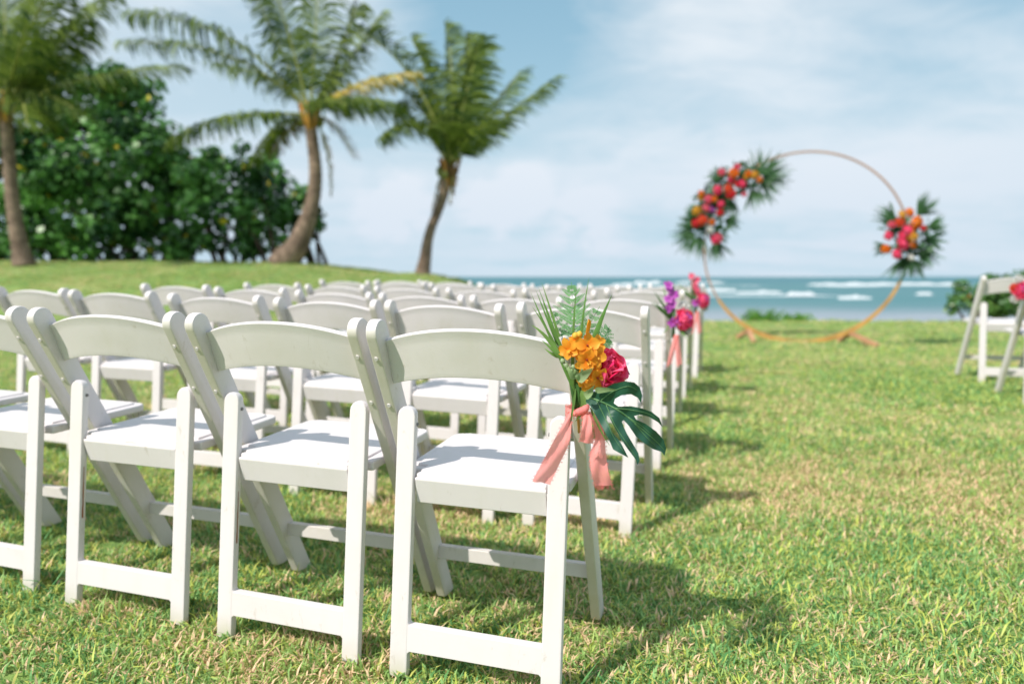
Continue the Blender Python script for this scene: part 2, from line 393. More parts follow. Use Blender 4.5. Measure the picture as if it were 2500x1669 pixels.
# ------------------------------------------------------------------ chairs
def chair_material():
    m = bpy.data.materials.new("white_resin"); m.use_nodes = True; t = NT(m.node_tree)
    tc = t.n('ShaderNodeTexCoord').outputs['Object']; rnd = t.n('ShaderNodeObjectInfo').outputs['Random']
    off = t.n('ShaderNodeCombineXYZ'); t.l(t.math('MULTIPLY', rnd, 40), off.inputs[0]); t.l(t.math('MULTIPLY', rnd, 17), off.inputs[2])
    v = t.vmath('ADD', tc, off.outputs[0])
    big = t.noise(v, 5, 5, .65, .3); sp = t.noise(t.scalev(v, 1, 1, .4), 34, 5, .75, .8); streak = t.noise(t.scalev(v, 18, 18, 2.5), 1, 4, .6)
    nrm = t.n('ShaderNodeTexCoord').outputs['Normal']; sn = t.n('ShaderNodeSeparateXYZ'); t.l(nrm, sn.inputs[0])
    back = t.ss(sn.outputs[1], -.25, -.8)                                     # mildew settles on the sheltered rear faces
    c = t.mix(t.math('MULTIPLY', t.ss(big, .42, .72), .35), (.69, .645, .655), (.60, .565, .54))
    c = t.mix(t.math('MULTIPLY', t.ss(streak, .5, .75), .18), c, (.60, .56, .47))
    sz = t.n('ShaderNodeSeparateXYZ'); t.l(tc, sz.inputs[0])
    grime_mask = t.math('MAXIMUM', t.n('ShaderNodeAttribute', attribute_name='grime').outputs['Fac'], t.ss(sz.outputs[2], .075, .01))  # dirt: the grime attribute plus soiled feet near the ground
    gr = t.math('MULTIPLY', grime_mask, t.math('ADD', .35, t.math('MULTIPLY', t.ss(big, .35, .65), .5)))
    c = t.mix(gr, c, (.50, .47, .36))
    c = t.mix(t.math('MULTIPLY', t.ss(sp, .60, .68), .38), c, (.44, .38, .31))
    p = t.n('ShaderNodeBsdfPrincipled'); t.l(c, p.inputs['Base Color']); p.inputs['Roughness'].default_value = .48
    p.inputs['Specular IOR Level'].default_value = .4
    b = t.n('ShaderNodeBump'); b.inputs['Strength'].default_value = .12; b.inputs['Distance'].default_value = .002
    t.l(t.noise(v, 180, 3, .6), b.inputs['Height']); t.l(b.outputs[0], p.inputs['Normal'])
    o = t.n('ShaderNodeOutputMaterial'); t.l(p.outputs[0], o.inputs[0]); return m
M_RESIN = chair_material()
M_SCREW = simple_mat('screw_steel', (.16, .15, .15), .4, .5)
M_RUST = simple_mat('rust_stain', (.30, .10, .04), .8, .3)

def extrude_side(outline, x0, x1, name, parent, bev=.004, seg=2, grime=None):
    """outline in the (y, z) side view, thickness from x0 to x1, rounded edges"""
    bm = bmesh.new()
    a = [bm.verts.new((x0, y, z)) for y, z in outline]; b = [bm.verts.new((x1, y, z)) for y, z in outline]
    bm.faces.new(a); bm.faces.new(list(reversed(b))); n = len(a)
    for i in range(n): bm.faces.new((a[(i+1) % n], a[i], b[i], b[(i+1) % n]))
    return finish(bm, name, parent, bev, seg, grime)
def extrude_back(outline, y0, y1, name, parent, bev=.004, seg=2, shear=None, grime=None):
    """outline in the (x, z) back view, thickness from y0 to y1; shear(z) moves it forward"""
    bm = bmesh.new(); sh = shear or (lambda z: 0)
    a = [bm.verts.new((x, y0+sh(z), z)) for x, z in outline]; b = [bm.verts.new((x, y1+sh(z), z)) for x, z in outline]
    bm.faces.new(a); bm.faces.new(list(reversed(b))); n = len(a)
    for i in range(n): bm.faces.new((a[(i+1) % n], a[i], b[i], b[(i+1) % n]))
    return finish(bm, name, parent, bev, seg, grime)
def finish(bm, name, parent, bev, seg, grime=None, m=None):
    bmesh.ops.recalc_face_normals(bm, faces=bm.faces)
    es = [e for e in bm.edges if e.calc_face_angle(0) > R(25)]
    if bev: bmesh.ops.bevel(bm, geom=es, offset=bev, segments=seg, profile=.5, affect='EDGES', clamp_overlap=True)
    for f in bm.faces: f.smooth = True
    for e in bm.edges:
        if e.calc_face_angle(0) > R(38): e.smooth = False
    me = bpy.data.meshes.new(name); bm.to_mesh(me); bm.free()
    co = [v.co.copy() for v in me.vertices]
    o = link(name, me, m or M_RESIN, parent)
    wn = o.modifiers.new('weighted_normals', 'WEIGHTED_NORMAL'); wn.keep_sharp = True; wn.weight = 80
    at = me.attributes.new('grime', 'FLOAT', 'POINT')
    at.data.foreach_set('value', [max(0, min(1, grime(c))) if grime else 0 for c in co])
    return o
def round_top(cx, z0, half, n=8):
    return [(cx+half*math.cos(a), z0+half*math.sin(a)) for a in [math.pi*i/n for i in range(n+1)]]

def make_chair():
    t = empty('folding_chair')
    # side rails: from the front foot up and back to the rounded top
    d = Vector((-.461, .887)); nrm = Vector((.887, .461))          # along the rail, and forwards across it (y, z)
    foot = Vector((.353, .012)); L = .834; w = .056
    cut = [foot+nrm*0+d*.012, foot+nrm*w*.35-d*.004, foot+nrm*w+d*-.022]
    topc = foot+d*L+nrm*w/2
    arc = [topc+nrm*(w/2)*math.cos(a)+d*(w/2)*math.sin(a) for a in [math.pi*i/10 for i in range(11)]]
    out = [tuple(cut[0]), tuple(cut[1]), (cut[2].x, cut[2].y)]+[tuple(p) for p in arc]
    def back_d(c): return (Vector((c.y, c.z))-foot).dot(nrm)
    for s in (-1, 1):
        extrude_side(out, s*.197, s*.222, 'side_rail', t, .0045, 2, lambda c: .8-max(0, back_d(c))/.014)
    # rear legs
    sh = lambda z: .092*max(z, 0)
    for s in (-1, 1):
        cx = s*.1715; ol = [(cx-.0215, .004), (cx+.0215, .004), ]+round_top(cx, .577, .0215)
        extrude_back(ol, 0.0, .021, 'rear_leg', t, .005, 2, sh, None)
    # rear crossbar between the legs, with small fillets
    extrude_back([(-.152, .058), (-.146, .064), (.146, .064), (.152, .058), (.152, .128), (.148, .122), (-.148, .122), (-.152, .128)],
                 .001, .020, 'rear_crossbar', t, .003, 2, sh)
    # front stretcher: an L-shaped bar between the rails
    y0 = .300
    extrude_side([(y0, .150), (y0+.006, .150), (y0+.006, .176), (y0+.028, .172), (y0+.028, .181), (y0, .185)], -.1985, .1985, 'front_stretcher', t, .0015, 1, lambda c: .3)
    # seat: shell with a notch for the rear legs, and an inset pad on top
    def plan(h1, h2, y0_, ymid, y1_, rr):
        pts = [(-h1, y0_), (h1, y0_), (h1, ymid), (h2, ymid+.004)]
        for cx, a0 in ((h2-rr, 0), (-h2+rr, 90)):
            pts += [(cx+rr*math.cos(R(a0+k*22.5)), y1_-rr+rr*math.sin(R(a0+k*22.5))) for k in range(5)]
        return pts+[(-h2, ymid+.004), (-h1, ymid)]
    def slab(pts, z0, z1, name, par, bev):
        bm = bmesh.new(); dz = lambda y: .018*(y-.05)
        a = [bm.verts.new((x, y, z0+dz(y))) for x, y in pts]; b = [bm.verts.new((x, y, z1+dz(y))) for x, y in pts]
        bm.faces.new(a); bm.faces.new(list(reversed(b))); n = len(a)
        for i in range(n): bm.faces.new((a[(i+1) % n], a[i], b[i], b[(i+1) % n]))
        return finish(bm, name, par, bev, 3)
    seat = slab(plan(.147, .192, .050, .082, .415, .03), .430, .453, 'seat', t, .005)
    slab(plan(.140, .168, .060, .100, .398, .024), .4485, .4585, 'seat_pad', seat, .004)
    # apron under the rear seat edge: slopes inwards
    extrude_side([(.0455, .4445), (.0495, .4445), (.068, .387), (.064, .383), (.057, .385), (.044, .440)], -.1475, .1475, 'seat_apron', t, .003, 2)
    # backrest: crowned, bowed panel
    bm = bmesh.new(); nx, nz = 28, 8; grid = {}
    def bp(u, q, k):
        x = u*.1985; cr = 1-abs(u)**2.1
        zt, zb = .745+.030*cr, .648+.026*cr
        z = zb+(zt-zb)*q; y = .044+(.010-.044)*q-.030*cr
        if k: y += .013; z += .005
        elif q > .93: y -= .003
        return (x, y, z)
    for k in (0, 1):
        for i in range(nx+1):
            for j in range(nz+1): grid[k, i, j] = bm.verts.new(bp(-1+2*i/nx, (j/nz) if 0 < j < nz else j/nz, k))
    for k in (0, 1):
        for i in range(nx):
            for j in range(nz):
                q = (grid[k, i, j], grid[k, i+1, j], grid[k, i+1, j+1], grid[k, i, j+1]); bm.faces.new(q if k == 0 else tuple(reversed(q)))
    for i in range(nx):
        bm.faces.new((grid[1, i, 0], grid[1, i+1, 0], grid[0, i+1, 0], grid[0, i, 0]))
        bm.faces.new((grid[0, i, nz], grid[0, i+1, nz], grid[1, i+1, nz], grid[1, i, nz]))
    for j in range(nz):
        bm.faces.new((grid[0, 0, j], grid[0, 0, j+1], grid[1, 0, j+1], grid[1, 0, j])); bm.faces.new((grid[1, nx, j], grid[1, nx, j+1], grid[0, nx, j+1], grid[0, nx, j]))
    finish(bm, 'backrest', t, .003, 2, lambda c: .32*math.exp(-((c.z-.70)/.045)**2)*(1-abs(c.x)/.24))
    # screws at the pivots and plug dimples on the rail backs
    for s in (-1, 1):
        bm = bmesh.new(); bmesh.ops.create_cone(bm, cap_ends=True, segments=12, radius1=.0045, radius2=.0036, depth=.003,
            matrix=Matrix.Translation((s*.1488, .064, .558)) @ Matrix.Rotation(R(90), 4, 'Y'))
        bm_obj('screw', bm, M_SCREW, t)
        for q in (.62, .735):
            c = foot+d*(L*q/.78)-nrm*.0008
            bm = bmesh.new(); bmesh.ops.create_cone(bm, cap_ends=True, segments=12, radius1=.0045, radius2=.0045, depth=.004,
                matrix=Matrix.Translation((s*.2095, c.x, c.y)) @ Matrix.Rotation(-math.atan2(nrm.x, nrm.y), 4, 'X'))
            o = bm_obj('screw_plug', bm, M_RESIN, t)
    return t
chair0 = make_chair()
cmap = child_map()
YAW = -.29
ORD = ['first', 'second', 'third', 'fourth', 'fifth', 'sixth']
# measured seats: row, place from the aisle -> x, y, yaw
seats = {(0, 0): (-.088, 1.376, -.285), (0, 1): (-.534, 1.523, -.300), (0, 2): (-1.006, 1.684, -.291),
         (1, 0): (.217, 2.286, -.315), (1, 1): (-.252, 2.413, -.316), (1, 2): (-.708, 2.587, -.320), (1, 3): (-1.227, 2.809, -.293), (1, 4): (-1.757, 3.015, -.281),
         (2, 0): (.484, 3.065, -.30), (3, 0): (.737, 3.886, -.282), (4, 0): (1.02, 4.74, -.289), (5, 0): (1.34, 5.62, -.29)}
chairs = {}
rr = random.Random(3)
for r_ in range(6):
    for c_ in range(6):
        if (r_, c_) in seats: x, y, yw = seats[r_, c_]
        else:
            x, y, yw = px_ = seats[r_, c_-1]; x += -.482+rr.uniform(-.012, .012); y += .165+rr.uniform(-.02, .02); yw = YAW+rr.uniform(-.045, .045)
            seats[r_, c_] = (x, y, yw)
        o = chair0 if (r_, c_) == (0, 0) else copy_tree(chair0, cmap)
        o.location = (x, y, g(x, y)); o.rotation_euler = (rr.uniform(-.012, .012) if r_ else 0, .010+(rr.uniform(-.012, .012) if r_ else 0), yw)
        lab = {(0, 0): 'nearest white folding chair, orange orchids and coral ribbon tied to its back',
               (0, 1): 'white folding chair directly left of the chair with the orange orchid bouquet',
               (2, 0): 'white folding chair at the aisle end of the third row with purple and pink flowers',
               (4, 0): 'white folding chair at the aisle end of the fifth row with magenta flowers'}.get((r_, c_))
        if not lab:
            pos = 'at the aisle end' if c_ == 0 else f'{ORD[c_]} from the aisle'
            lab = f'white folding chair {pos} in the {["nearest", "second", "third", "fourth", "fifth", "farthest"][r_]} left row'
        tag(o, lab, 'chair', 'white folding chairs left of the aisle'); chairs[r_, c_] = o
for i, (x, y, yw, lab) in enumerate(((3.617, 4.917, -.262, 'white folding chair right of the aisle in front of the green shrub'),
                                     (3.40, 4.175, -.29, 'white folding chair with pink and purple flowers at the photo edge'))):
    o = copy_tree(chair0, cmap); o.location = (x, y, g(x, y)-.005); o.rotation_euler = (0, 0, yw)
    tag(o, lab, 'chair', 'white folding chairs right of the aisle')
    chairs['R', i] = o
# rust streaks on two of the near legs
def add_stain(ch, x, z0, z1, w):
    mb = MB(); n = 7; y = lambda z: .092*z+.010
    L = [(x, y(z0+(z1-z0)*i/n)-w*(1-.6*i/n)*(1+.3*math.sin(i*2.1)), z0+(z1-z0)*i/n) for i in range(n+1)]
    Rr = [(x, y(z0+(z1-z0)*i/n)+w*(1-.6*i/n), z0+(z1-z0)*i/n) for i in range(n+1)]
    mb.add(L+Rr, [(i, i+1, n+2+i, n+1+i) for i in range(n)]); o = mb.build('rust_streak', M_RUST, ch, False); o['label'] = 'brown rust streak'
add_stain(chairs[0, 1], -.1494, .235, .36, .0022); add_stain(chairs[0, 2], -.1494, .235, .37, .0024)

# ------------------------------------------------------------------ flower kit (shared meshes)
M_LEAF_DK = simple_mat('monstera_green', (.018, .085, .050), .34, .5, .12, tintcol=(.035, .12, .06), noise=.25, nscale=30)
M_LEAF_VEIN = simple_mat('leaf_vein', (.11, .24, .10), .5, .4, .1)
M_BLADE_G = simple_mat('palm_blade_green', (.10, .24, .05), .45, .4, .3, tintcol=(.22, .34, .09), noise=.3, nscale=40)
M_FERN = simple_mat('fern_green', (.08, .26, .09), .5, .4, .35, tintcol=(.30, .55, .26))
M_PALE = simple_mat('pale_leaf', (.28, .40, .18), .5, .4, .3, tintcol=(.40, .50, .30), noise=.3, nscale=60)
M_STEM = simple_mat('stem_green', (.05, .13, .03), .5, .4, 0, noise=.4, nscale=50)
def petal_mat(name, c1, c2, tr=.3): return simple_mat(name, c1, .5, .25, tr, tintcol=c2, noise=.10, nscale=60)
M_ORANGE = petal_mat('orchid_orange', (.88, .24, .01), (.97, .56, .07), .38)  # petal orange; the tint range also paints in shading and yellow highlights
M_PURPLE = petal_mat('orchid_purple', (.42, .04, .42), (.66, .20, .62), .35)
M_PINK = petal_mat('rose_pink', (.92, .012, .14), (1.0, .16, .32), .30)
M_CORALR = petal_mat('rose_coral', (.80, .06, .03), (.92, .18, .08), .28)
M_LPINK = petal_mat('rose_light_pink', (.85, .08, .20), (.93, .24, .34), .28)
M_ORR = petal_mat('rose_orange', (.88, .20, .02), (.95, .34, .05), .28)
M_YEL = petal_mat('rose_yellow', (.85, .42, .03), (.90, .58, .10), .28)
M_RED = petal_mat('rose_red', (.70, .02, .04), (.85, .08, .10), .28)
M_WHITEF = petal_mat('flower_white', (.75, .74, .72), (.85, .84, .82), .2)
M_CENTER = simple_mat('orchid_centre', (.25, .02, .01), .6)
def ribbon_material():
    m = bpy.data.materials.new("coral_ribbon"); m.use_nodes = True; t = NT(m.node_tree)
    tc = t.n('ShaderNodeTexCoord').outputs['Object']
    c = t.mix(t.noise(tc, 25, 3, .6), (.98, .31, .30), (1.0, .40, .38))
    w = t.n('ShaderNodeTexWave'); w.inputs['Scale'].default_value = 260; t.l(tc, w.inputs['Vector'])
    p = t.n('ShaderNodeBsdfPrincipled'); t.l(c, p.inputs['Base Color']); p.inputs['Roughness'].default_value = .75
    b = t.n('ShaderNodeBump'); b.inputs['Strength'].default_value = .15; b.inputs['Distance'].default_value = .001; t.l(w.outputs['Fac'], b.inputs['Height']); t.l(b.outputs[0], p.inputs['Normal'])
    tr = t.n('ShaderNodeBsdfTranslucent'); t.l(c, tr.inputs[0]); tp = t.n('ShaderNodeBsdfTransparent')
    m1 = t.n('ShaderNodeMixShader'); m1.inputs[0].default_value = .42; t.l(p.outputs[0], m1.inputs[1]); t.l(tr.outputs[0], m1.inputs[2])
    m2 = t.n('ShaderNodeMixShader'); m2.inputs[0].default_value = .08; t.l(m1.outputs[0], m2.inputs[1]); t.l(tp.outputs[0], m2.inputs[2])
    o = t.n('ShaderNodeOutputMaterial'); t.l(m2.outputs[0], o.inputs[0]); return m
M_RIBBON = ribbon_material()

def petal_into(mb, M, L, W, cup, curl, tint0, tint1, nu=6, nv=6, ruffle=0.0, seed=0, tip=1.0):
    """one petal: grows along +X from the origin, width along Y, cups towards +Z"""
    base = len(mb.v); vs = []; ts = []
    for i in range(nu+1):
        s = i/nu; wv = W*.5*(math.sin(math.pi*(s*.80+.10)**(1.25*tip)))**.65 if i < nu else W*.24
        for j in range(nv+1):
            q = -1+2*j/nv; x = L*s*(1-.10*q*q*s); y = wv*q
            z = cup*(q*q)*W*.5*(.3+s)+curl*L*s*s+ruffle*W*math.sin(q*5+seed+s*3)*s
            vs.append(tuple(M @ Vector((x, y, z)))); ts.append(tint0+(tint1-tint0)*s+.1*math.sin(q*3+seed))
    n = nv+1; fs = [(base+i*n+j, base+i*n+j+1, base+(i+1)*n+j+1, base+(i+1)*n+j) for i in range(nu) for j in range(nv)]
    mb.v += vs; mb.f += fs; mb.t += [max(0, min(1, x)) for x in ts]
def rose_mesh(seed=1, r=.026):
    """opening rose, face along +Z"""
    rd = random.Random(seed); mb = MB()
    for layer, (n, rad, L, tilt) in enumerate(((3, .10, .55, 82), (5, .20, .72, 74), (6, .34, .86, 62), (7, .48, .95, 46), (7, .55, .98, 26))):
        for k in range(n):
            a = 2*math.pi*(k+.37*layer)/n+rd.uniform(-.15, .15)
            M = Matrix.Rotation(a, 4, 'Z') @ Matrix.Translation((rad*r*.75, 0, -.25*r*layer*.45)) @ Matrix.Rotation(-R(tilt+rd.uniform(-7, 7)), 4, 'Y')
            petal_into(mb, M, L*r*rd.uniform(.9, 1.08), L*r*1.45, .5, -.16 if layer > 1 else .1, .15+.1*layer*rd.random(), .75+.25*rd.random(), 6, 7, .035, rd.random()*6, .95)
    me = bpy.data.meshes.new('rose'); me.from_pydata(mb.v, [], mb.f)
    at = me.attributes.new('tint', 'FLOAT', 'POINT'); at.data.foreach_set('value', mb.t)
    me.polygons.foreach_set('use_smooth', [True]*len(me.polygons)); return me
def orchid_mesh(seed=1, r=.02):
    """five petalled dendrobium/mokara bloom facing +Z"""
    rd = random.Random(seed); mb = MB()
    for k, a in enumerate((90, 18, 162, -60, -120)):
        M = Matrix.Rotation(R(a+rd.uniform(-9, 9)), 4, 'Z') @ Matrix.Rotation(-R(rd.uniform(4, 26)), 4, 'Y')
        petal_into(mb, M, r*rd.uniform(.95, 1.15), r*(.74 if k in (0, 3, 4) else .95), .26, -.10+rd.uniform(-.15, .15), .1, .85*rd.uniform(.6, 1), 6, 4, .03, rd.random()*6, 1.0)
    for k in range(3):   # lip
        M = Matrix.Translation((0, -.1*r, .06*r)) @ Matrix.Rotation(R(-90+(k-1)*50), 4, 'Z') @ Matrix.Rotation(-R(55), 4, 'Y')
        petal_into(mb, M, r*.42, r*.26, .5, -.2, .7, 1, 4, 4)
    me = bpy.data.meshes.new('orchid'); me.from_pydata(mb.v, [], mb.f)
    at = me.attributes.new('tint', 'FLOAT', 'POINT'); at.data.foreach_set('value', mb.t)
    me.polygons.foreach_set('use_smooth', [True]*len(me.polygons)); return me
def with_mat(me, m):
    k = me.copy(); k.materials.clear(); k.materials.append(m); return k
ROSES = [rose_mesh(s) for s in (1, 2)]; ORCH = [orchid_mesh(s) for s in (1, 2, 3, 4)]
_mm = {}
def bloom(name, me, m, loc, face, scale, parent, roll=0.0):
    key = (me.name, m.name)
    if key not in _mm: _mm[key] = with_mat(me, m)
    o = bpy.data.objects.new(name, _mm[key]); C.objects.link(o)
    o.location = loc; q = Vector(face).to_track_quat('Z', 'Y') @ Quaternion((0, 0, 1), roll)
    o.rotation_euler = q.to_euler(); o.scale = (scale,)*3; o.parent = parent; return o
def blade_into(mb, pts, w, side, tint=.5, fold=.25, sharp=1.0):
    """long pointed leaf along a polyline; width across 'side'"""
    pts = [Vector(p) for p in pts]; n = len(pts)-1; vs = []
    for i, p in enumerate(pts):
        s = i/n; d = (pts[min(i+1, n)]-pts[max(i-1, 0)]).normalized()
        sd = (Vector(side)-d*Vector(side).dot(d)).normalized(); nn = d.cross(sd)
        ww = w*.5*min(1, (s*6+.35))*max(0, 1-s**(2.2*sharp))+.0001
        vs += [p-sd*ww+nn*ww*fold, p, p+sd*ww+nn*ww*fold]
    fs = []
    for i in range(n): a = i*3; fs += [(a, a+1, a+4, a+3), (a+1, a+2, a+5, a+4)]
    mb.add(vs, fs, tint)
def ribbon_strip(name, rows, parent, fringe=False, lab=None):
    """rows: list of (left point, right point); woven cloth strip, slightly wavy, optional frayed end"""
    mb = MB(); n = len(rows); m = 6; vs = []
    for i, (a, b) in enumerate(rows):
        a, b = Vector(a), Vector(b)
        for j in range(m+1):
            q = j/m; p = a.lerp(b, q)+Vector((0, .0035*math.sin(q*7+i*.5), 0)); vs.append(p)
    fs = [(i*(m+1)+j, i*(m+1)+j+1, (i+1)*(m+1)+j+1, (i+1)*(m+1)+j) for i in range(n-1) for j in range(m)]
    mb.add(vs, fs)
    o = mb.build(name, M_RIBBON, parent)
    if lab: o['label'] = lab
    fr = MB(); rd = random.Random(5)
    if fringe:
        a, b = Vector(rows[-1][0]), Vector(rows[-1][1]); dn = (Vector(rows[-1][0])-Vector(rows[-2][0])).normalized()
        for k in range(46):
            p = a.lerp(b, rd.random()); L = rd.uniform(.004, .011); q = p+dn*L*.5+Vector((rd.uniform(-.002, .002), rd.uniform(-.002, .002), 0))
            fr.tube([p, q, q+dn*L*.5+Vector((rd.uniform(-.003, .003), 0, rd.uniform(-.001, .003)))], .00035, 3, cap=False)
    for e in (0, 1):      # frayed selvedge threads
        for i in range(2, n-1):
            for k in range(3):
                p = Vector(rows[i][e]).lerp(Vector(rows[i+1 if i+1 < n else i][e]), rd.random()); out = (Vector(rows[i][e])-Vector(rows[i][1-e])).normalized()
                fr.tube([p, p+out*rd.uniform(.0015, .004)+Vector((0, 0, rd.uniform(-.002, .001)))], .0003, 3, cap=False)
    fo = fr.build('frayed_thread', M_RIBBON, o); fo['kind'] = 'stuff'
    return o

# ------------------------------------------------------------------ the near chair bouquet
def build_bouquet():
    Y0 = 1.27
    P = lambda x, y, dy=0.0: px(1250+x/2.613, 650+y/2.613, Y0+dy)   # coordinates in an enlargement of the photo
    t = empty('chair_bouquet', P(420, 800, .02))
    off = t.location.copy()
    tag(t, 'orange orchids, pink rose and large split leaf tied to the nearest chair', 'bouquet')
    Q = lambda x, y, dy=0.0: P(x, y, dy)-off
    cam_side = Vector((1, 0, .0))
    # palm blades fanning up to the left
    for (bx, by, ctl, tipx, tipy, w, dy, tn) in ((318, 600, (215, 400), 122, 170, .0052, -.01, .4), (322, 595, (225, 390), 128, 255, .0048, -.02, .6), (330, 590, (250, 400), 152, 150, .0056, 0, .3),
             (334, 590, (262, 380), 168, 135, .0045, .01, .2), (340, 585, (272, 350), 190, 105, .0058, .01, .8), (345, 585, (262, 400), 195, 220, .006, -.015, .5),
             (318, 600, (230, 430), 120, 372, .0085, -.03, .9), (310, 590, (260, 530), 186, 466, .0062, -.03, .7), (300, 585, (255, 560), 205, 522, .006, -.02, .9),
             (400, 790, (330, 640), 298, 585, .007, -.02, .3)):
        mb = MB(); blade_into(mb, bez([Q(bx, by, dy), Q(*ctl, dy-.006), Q(tipx, tipy, dy)], 14), w, cam_side, tn, .35)
        mb.build('palm_blade', M_BLADE_G, t)
    # upright grass-like blades and the broad blade
    for (a, b, c, w, tn) in (((390, 800), (378, 480), (413, 115), .006, .5), ((432, 780), (425, 420), (492, 72), .0062, .4), ((470, 700), (505, 460), (640, 178), .0135, .25),
                             ((405, 780), (385, 960), (332, 1180), .0045, .5), ((500, 900), (555, 1040), (625, 1145), .0045, .9), ((345, 650), (330, 560), (250, 350), .0022, .2),
                             ((445, 790), (480, 905), (402, 990), .012, .8)):
        mb = MB(); blade_into(mb, bez([Q(*a, -.02), Q(*b, -.03), Q(*c, -.02)], 16), w, cam_side, tn, .3)
        mb.build('long_leaf', M_BLADE_G, t)
    # leatherleaf fern fronds
    def fern(a, b, c, Lw, n, dark, dy, k0=.06):
        mb = MB(); sp = bez([Q(*a, dy), Q(*b, dy), Q(*c, dy)], 40); rd = random.Random(n)
        mb.tube(sp[::4], .0006, 4, .3)
        for i in range(n):
            s = k0+(1-k0)*i/n; k = min(39, int(s*40)); p = sp[k]; d = (sp[k+1]-sp[k]).normalized()
            for sg in (-1, 1):
                nrm = Vector((0, -1, 0)); sd = d.cross(nrm).normalized()*sg
                L = Lw*(math.sin(math.pi*(min(1, (s*.85+.18))))**.8)*rd.uniform(.85, 1.1); dirn = (sd*.82+d*.55+Vector((0, rd.uniform(-.2, .2), 0))).normalized()
                mb.tube([p, p+dirn*L], .0004, 3, .3, cap=False)
                m_ = max(5, int(L/.0029))
                for j in range(m_):
                    q = p+dirn*L*(j+.6)/m_; l2 = .0072*(1-.72*j/m_)*(Lw/.04)**.5
                    for s2 in (-1, 1):
                        e = (dirn.cross(nrm).normalized()*s2*.8+dirn*.65).normalized()
                        side = e.cross(nrm).normalized(); tn = min(1, max(0, (.25 if dark else .75)+rd.uniform(-.25, .25)))
                        mb.add([q, q+e*l2*.55+side*l2*.30, q+e*l2, q+e*l2*.55-side*l2*.30], [(0, 1, 2, 3)], tn)
        mb.build('fern_frond', M_FERN, t)
    fern((415, 640), (395, 330), (378, 100), .046, 8, False, .012, .30)
    fern((430, 560), (470, 400), (560, 255), .030, 7, False, .02)
    fern((420, 560), (360, 430), (245, 275), .024, 7, False, .018)
    fern((500, 560), (560, 440), (625, 385), .026, 6, True, .018)
    fern((520, 600), (590, 500), (630, 470), .018, 7, True, .012)
    fern((370, 560), (340, 470), (330, 400), .016, 6, True, .02)
    fern((600, 760), (650, 730), (690, 715), .010, 6, True, .03)
    # white bloom behind the orchids, with long tube
    wb = MB()
    for k in range(5):
        M = Matrix.Translation(Q(348, 520, .004)) @ Matrix.Rotation(R(75*k), 4, 'Y') @ Matrix.Rotation(-R(18), 4, 'Z')
        a = R(52+24*k); d = Vector((math.cos(a), 0, math.sin(a)))
        M = Matrix.Translation(Q(352, 545, .006-.002*k)) @ d.to_track_quat('X', 'Y').to_matrix().to_4x4()
        petal_into(wb, M, .032, .024, .4, .0, .2, .9, 6, 6, .02, k)
    wb.tube(bez([Q(345, 520, 0), Q(350, 570, 0), Q(362, 620, 0)], 6), [.009, .0085, .008, .007, .006, .005, .004], 8, .3)
    wb.build('white_bloom', M_WHITEF, t)
    # orange orchids
    for i, (x, y, s, dy, fx, fz, roll) in enumerate((
            (362, 528, 1.15, -.035, -.45, .10, .5), (402, 470, .72, -.030, -.1, .5, 1.2), (482, 505, 1.30, -.045, .1, .25, .05), (548, 492, .95, -.035, .5, .45, 2.4),
            (425, 548, .9, -.038, -.4, -.1, 2.0), (478, 598, 1.15, -.052, .0, -.15, .9), (540, 570, 1.05, -.045, .35, .1, -.5), (452, 632, .85, -.042, -.3, -.4, .3),
            (520, 655, 1.0, -.046, .2, -.2, 1.6), (478, 705, 1.05, -.044, -.2, -.15, .7), (548, 712, 1.15, -.040, .35, -.25, 2.1), (470, 755, .8, -.032, -.2, -.6, .1), (525, 745, .85, -.030, .2, -.6, .8))):
        ob = bloom('orchid', ORCH[i % 4], M_ORANGE, Q(x, y, dy), (fx, -1, fz), s*.9, t, roll)
        if i in (9, 10, 5, 2):
            c = MB(); c.tube([Q(x, y, dy-.004), Q(x, y-3, dy-.009)], [.0022, .0014], 6); c.build('orchid_centre', M_CENTER, t)
    mb = MB(); M = Matrix.Translation(Q(470, 460, -.045)) @ Vector((.10, -.05, 1)).to_track_quat('X', 'Y').to_matrix().to_4x4() @ Matrix.Rotation(R(85), 4, 'X')
    petal_into(mb, M, .036, .017, .35, .02, .1, .35, 8, 5); mb.build('orchid_petal', M_ORANGE, t)
    for (x, y) in ((432, 432), (405, 440)):   # closed bud
        mb = MB(); mb.tube([Q(x-6, y+22, -.035), Q(x-3, y+8, -.037), Q(x, y-8, -.037), Q(x+2, y-20, -.036)], [.002, .0055, .0052, .0012], 8, .9); mb.build('orchid_bud', M_YEL, t)
    # pink rose, seen from the side, opening towards upper right
    bloom('rose', ROSES[0], M_PINK, Q(618, 650, -.012), (.55, -.75, .42), 1.35, t, .3)
    mb = MB()
    for (x, y, a, L, W, tn, dy) in ((600, 755, 68, .050, .036, .0, -.020), (612, 760, 50, .046, .034, .1, -.024), (600, 750, 82, .052, .032, .0, -.010), (640, 690, 25, .030, .026, .9, -.03)):
        d = Vector((math.cos(R(a)), -.15, math.sin(R(a)))); M = Matrix.Translation(Q(x-25, y-10, dy)) @ d.to_track_quat('X', 'Y').to_matrix().to_4x4() @ Matrix.Rotation(R(75), 4, 'X')
        petal_into(mb, M, L, W, .35, .05, tn, tn+.2, 8, 6, .02, x)
    mb.build('rose_petal', M_PINK, t)
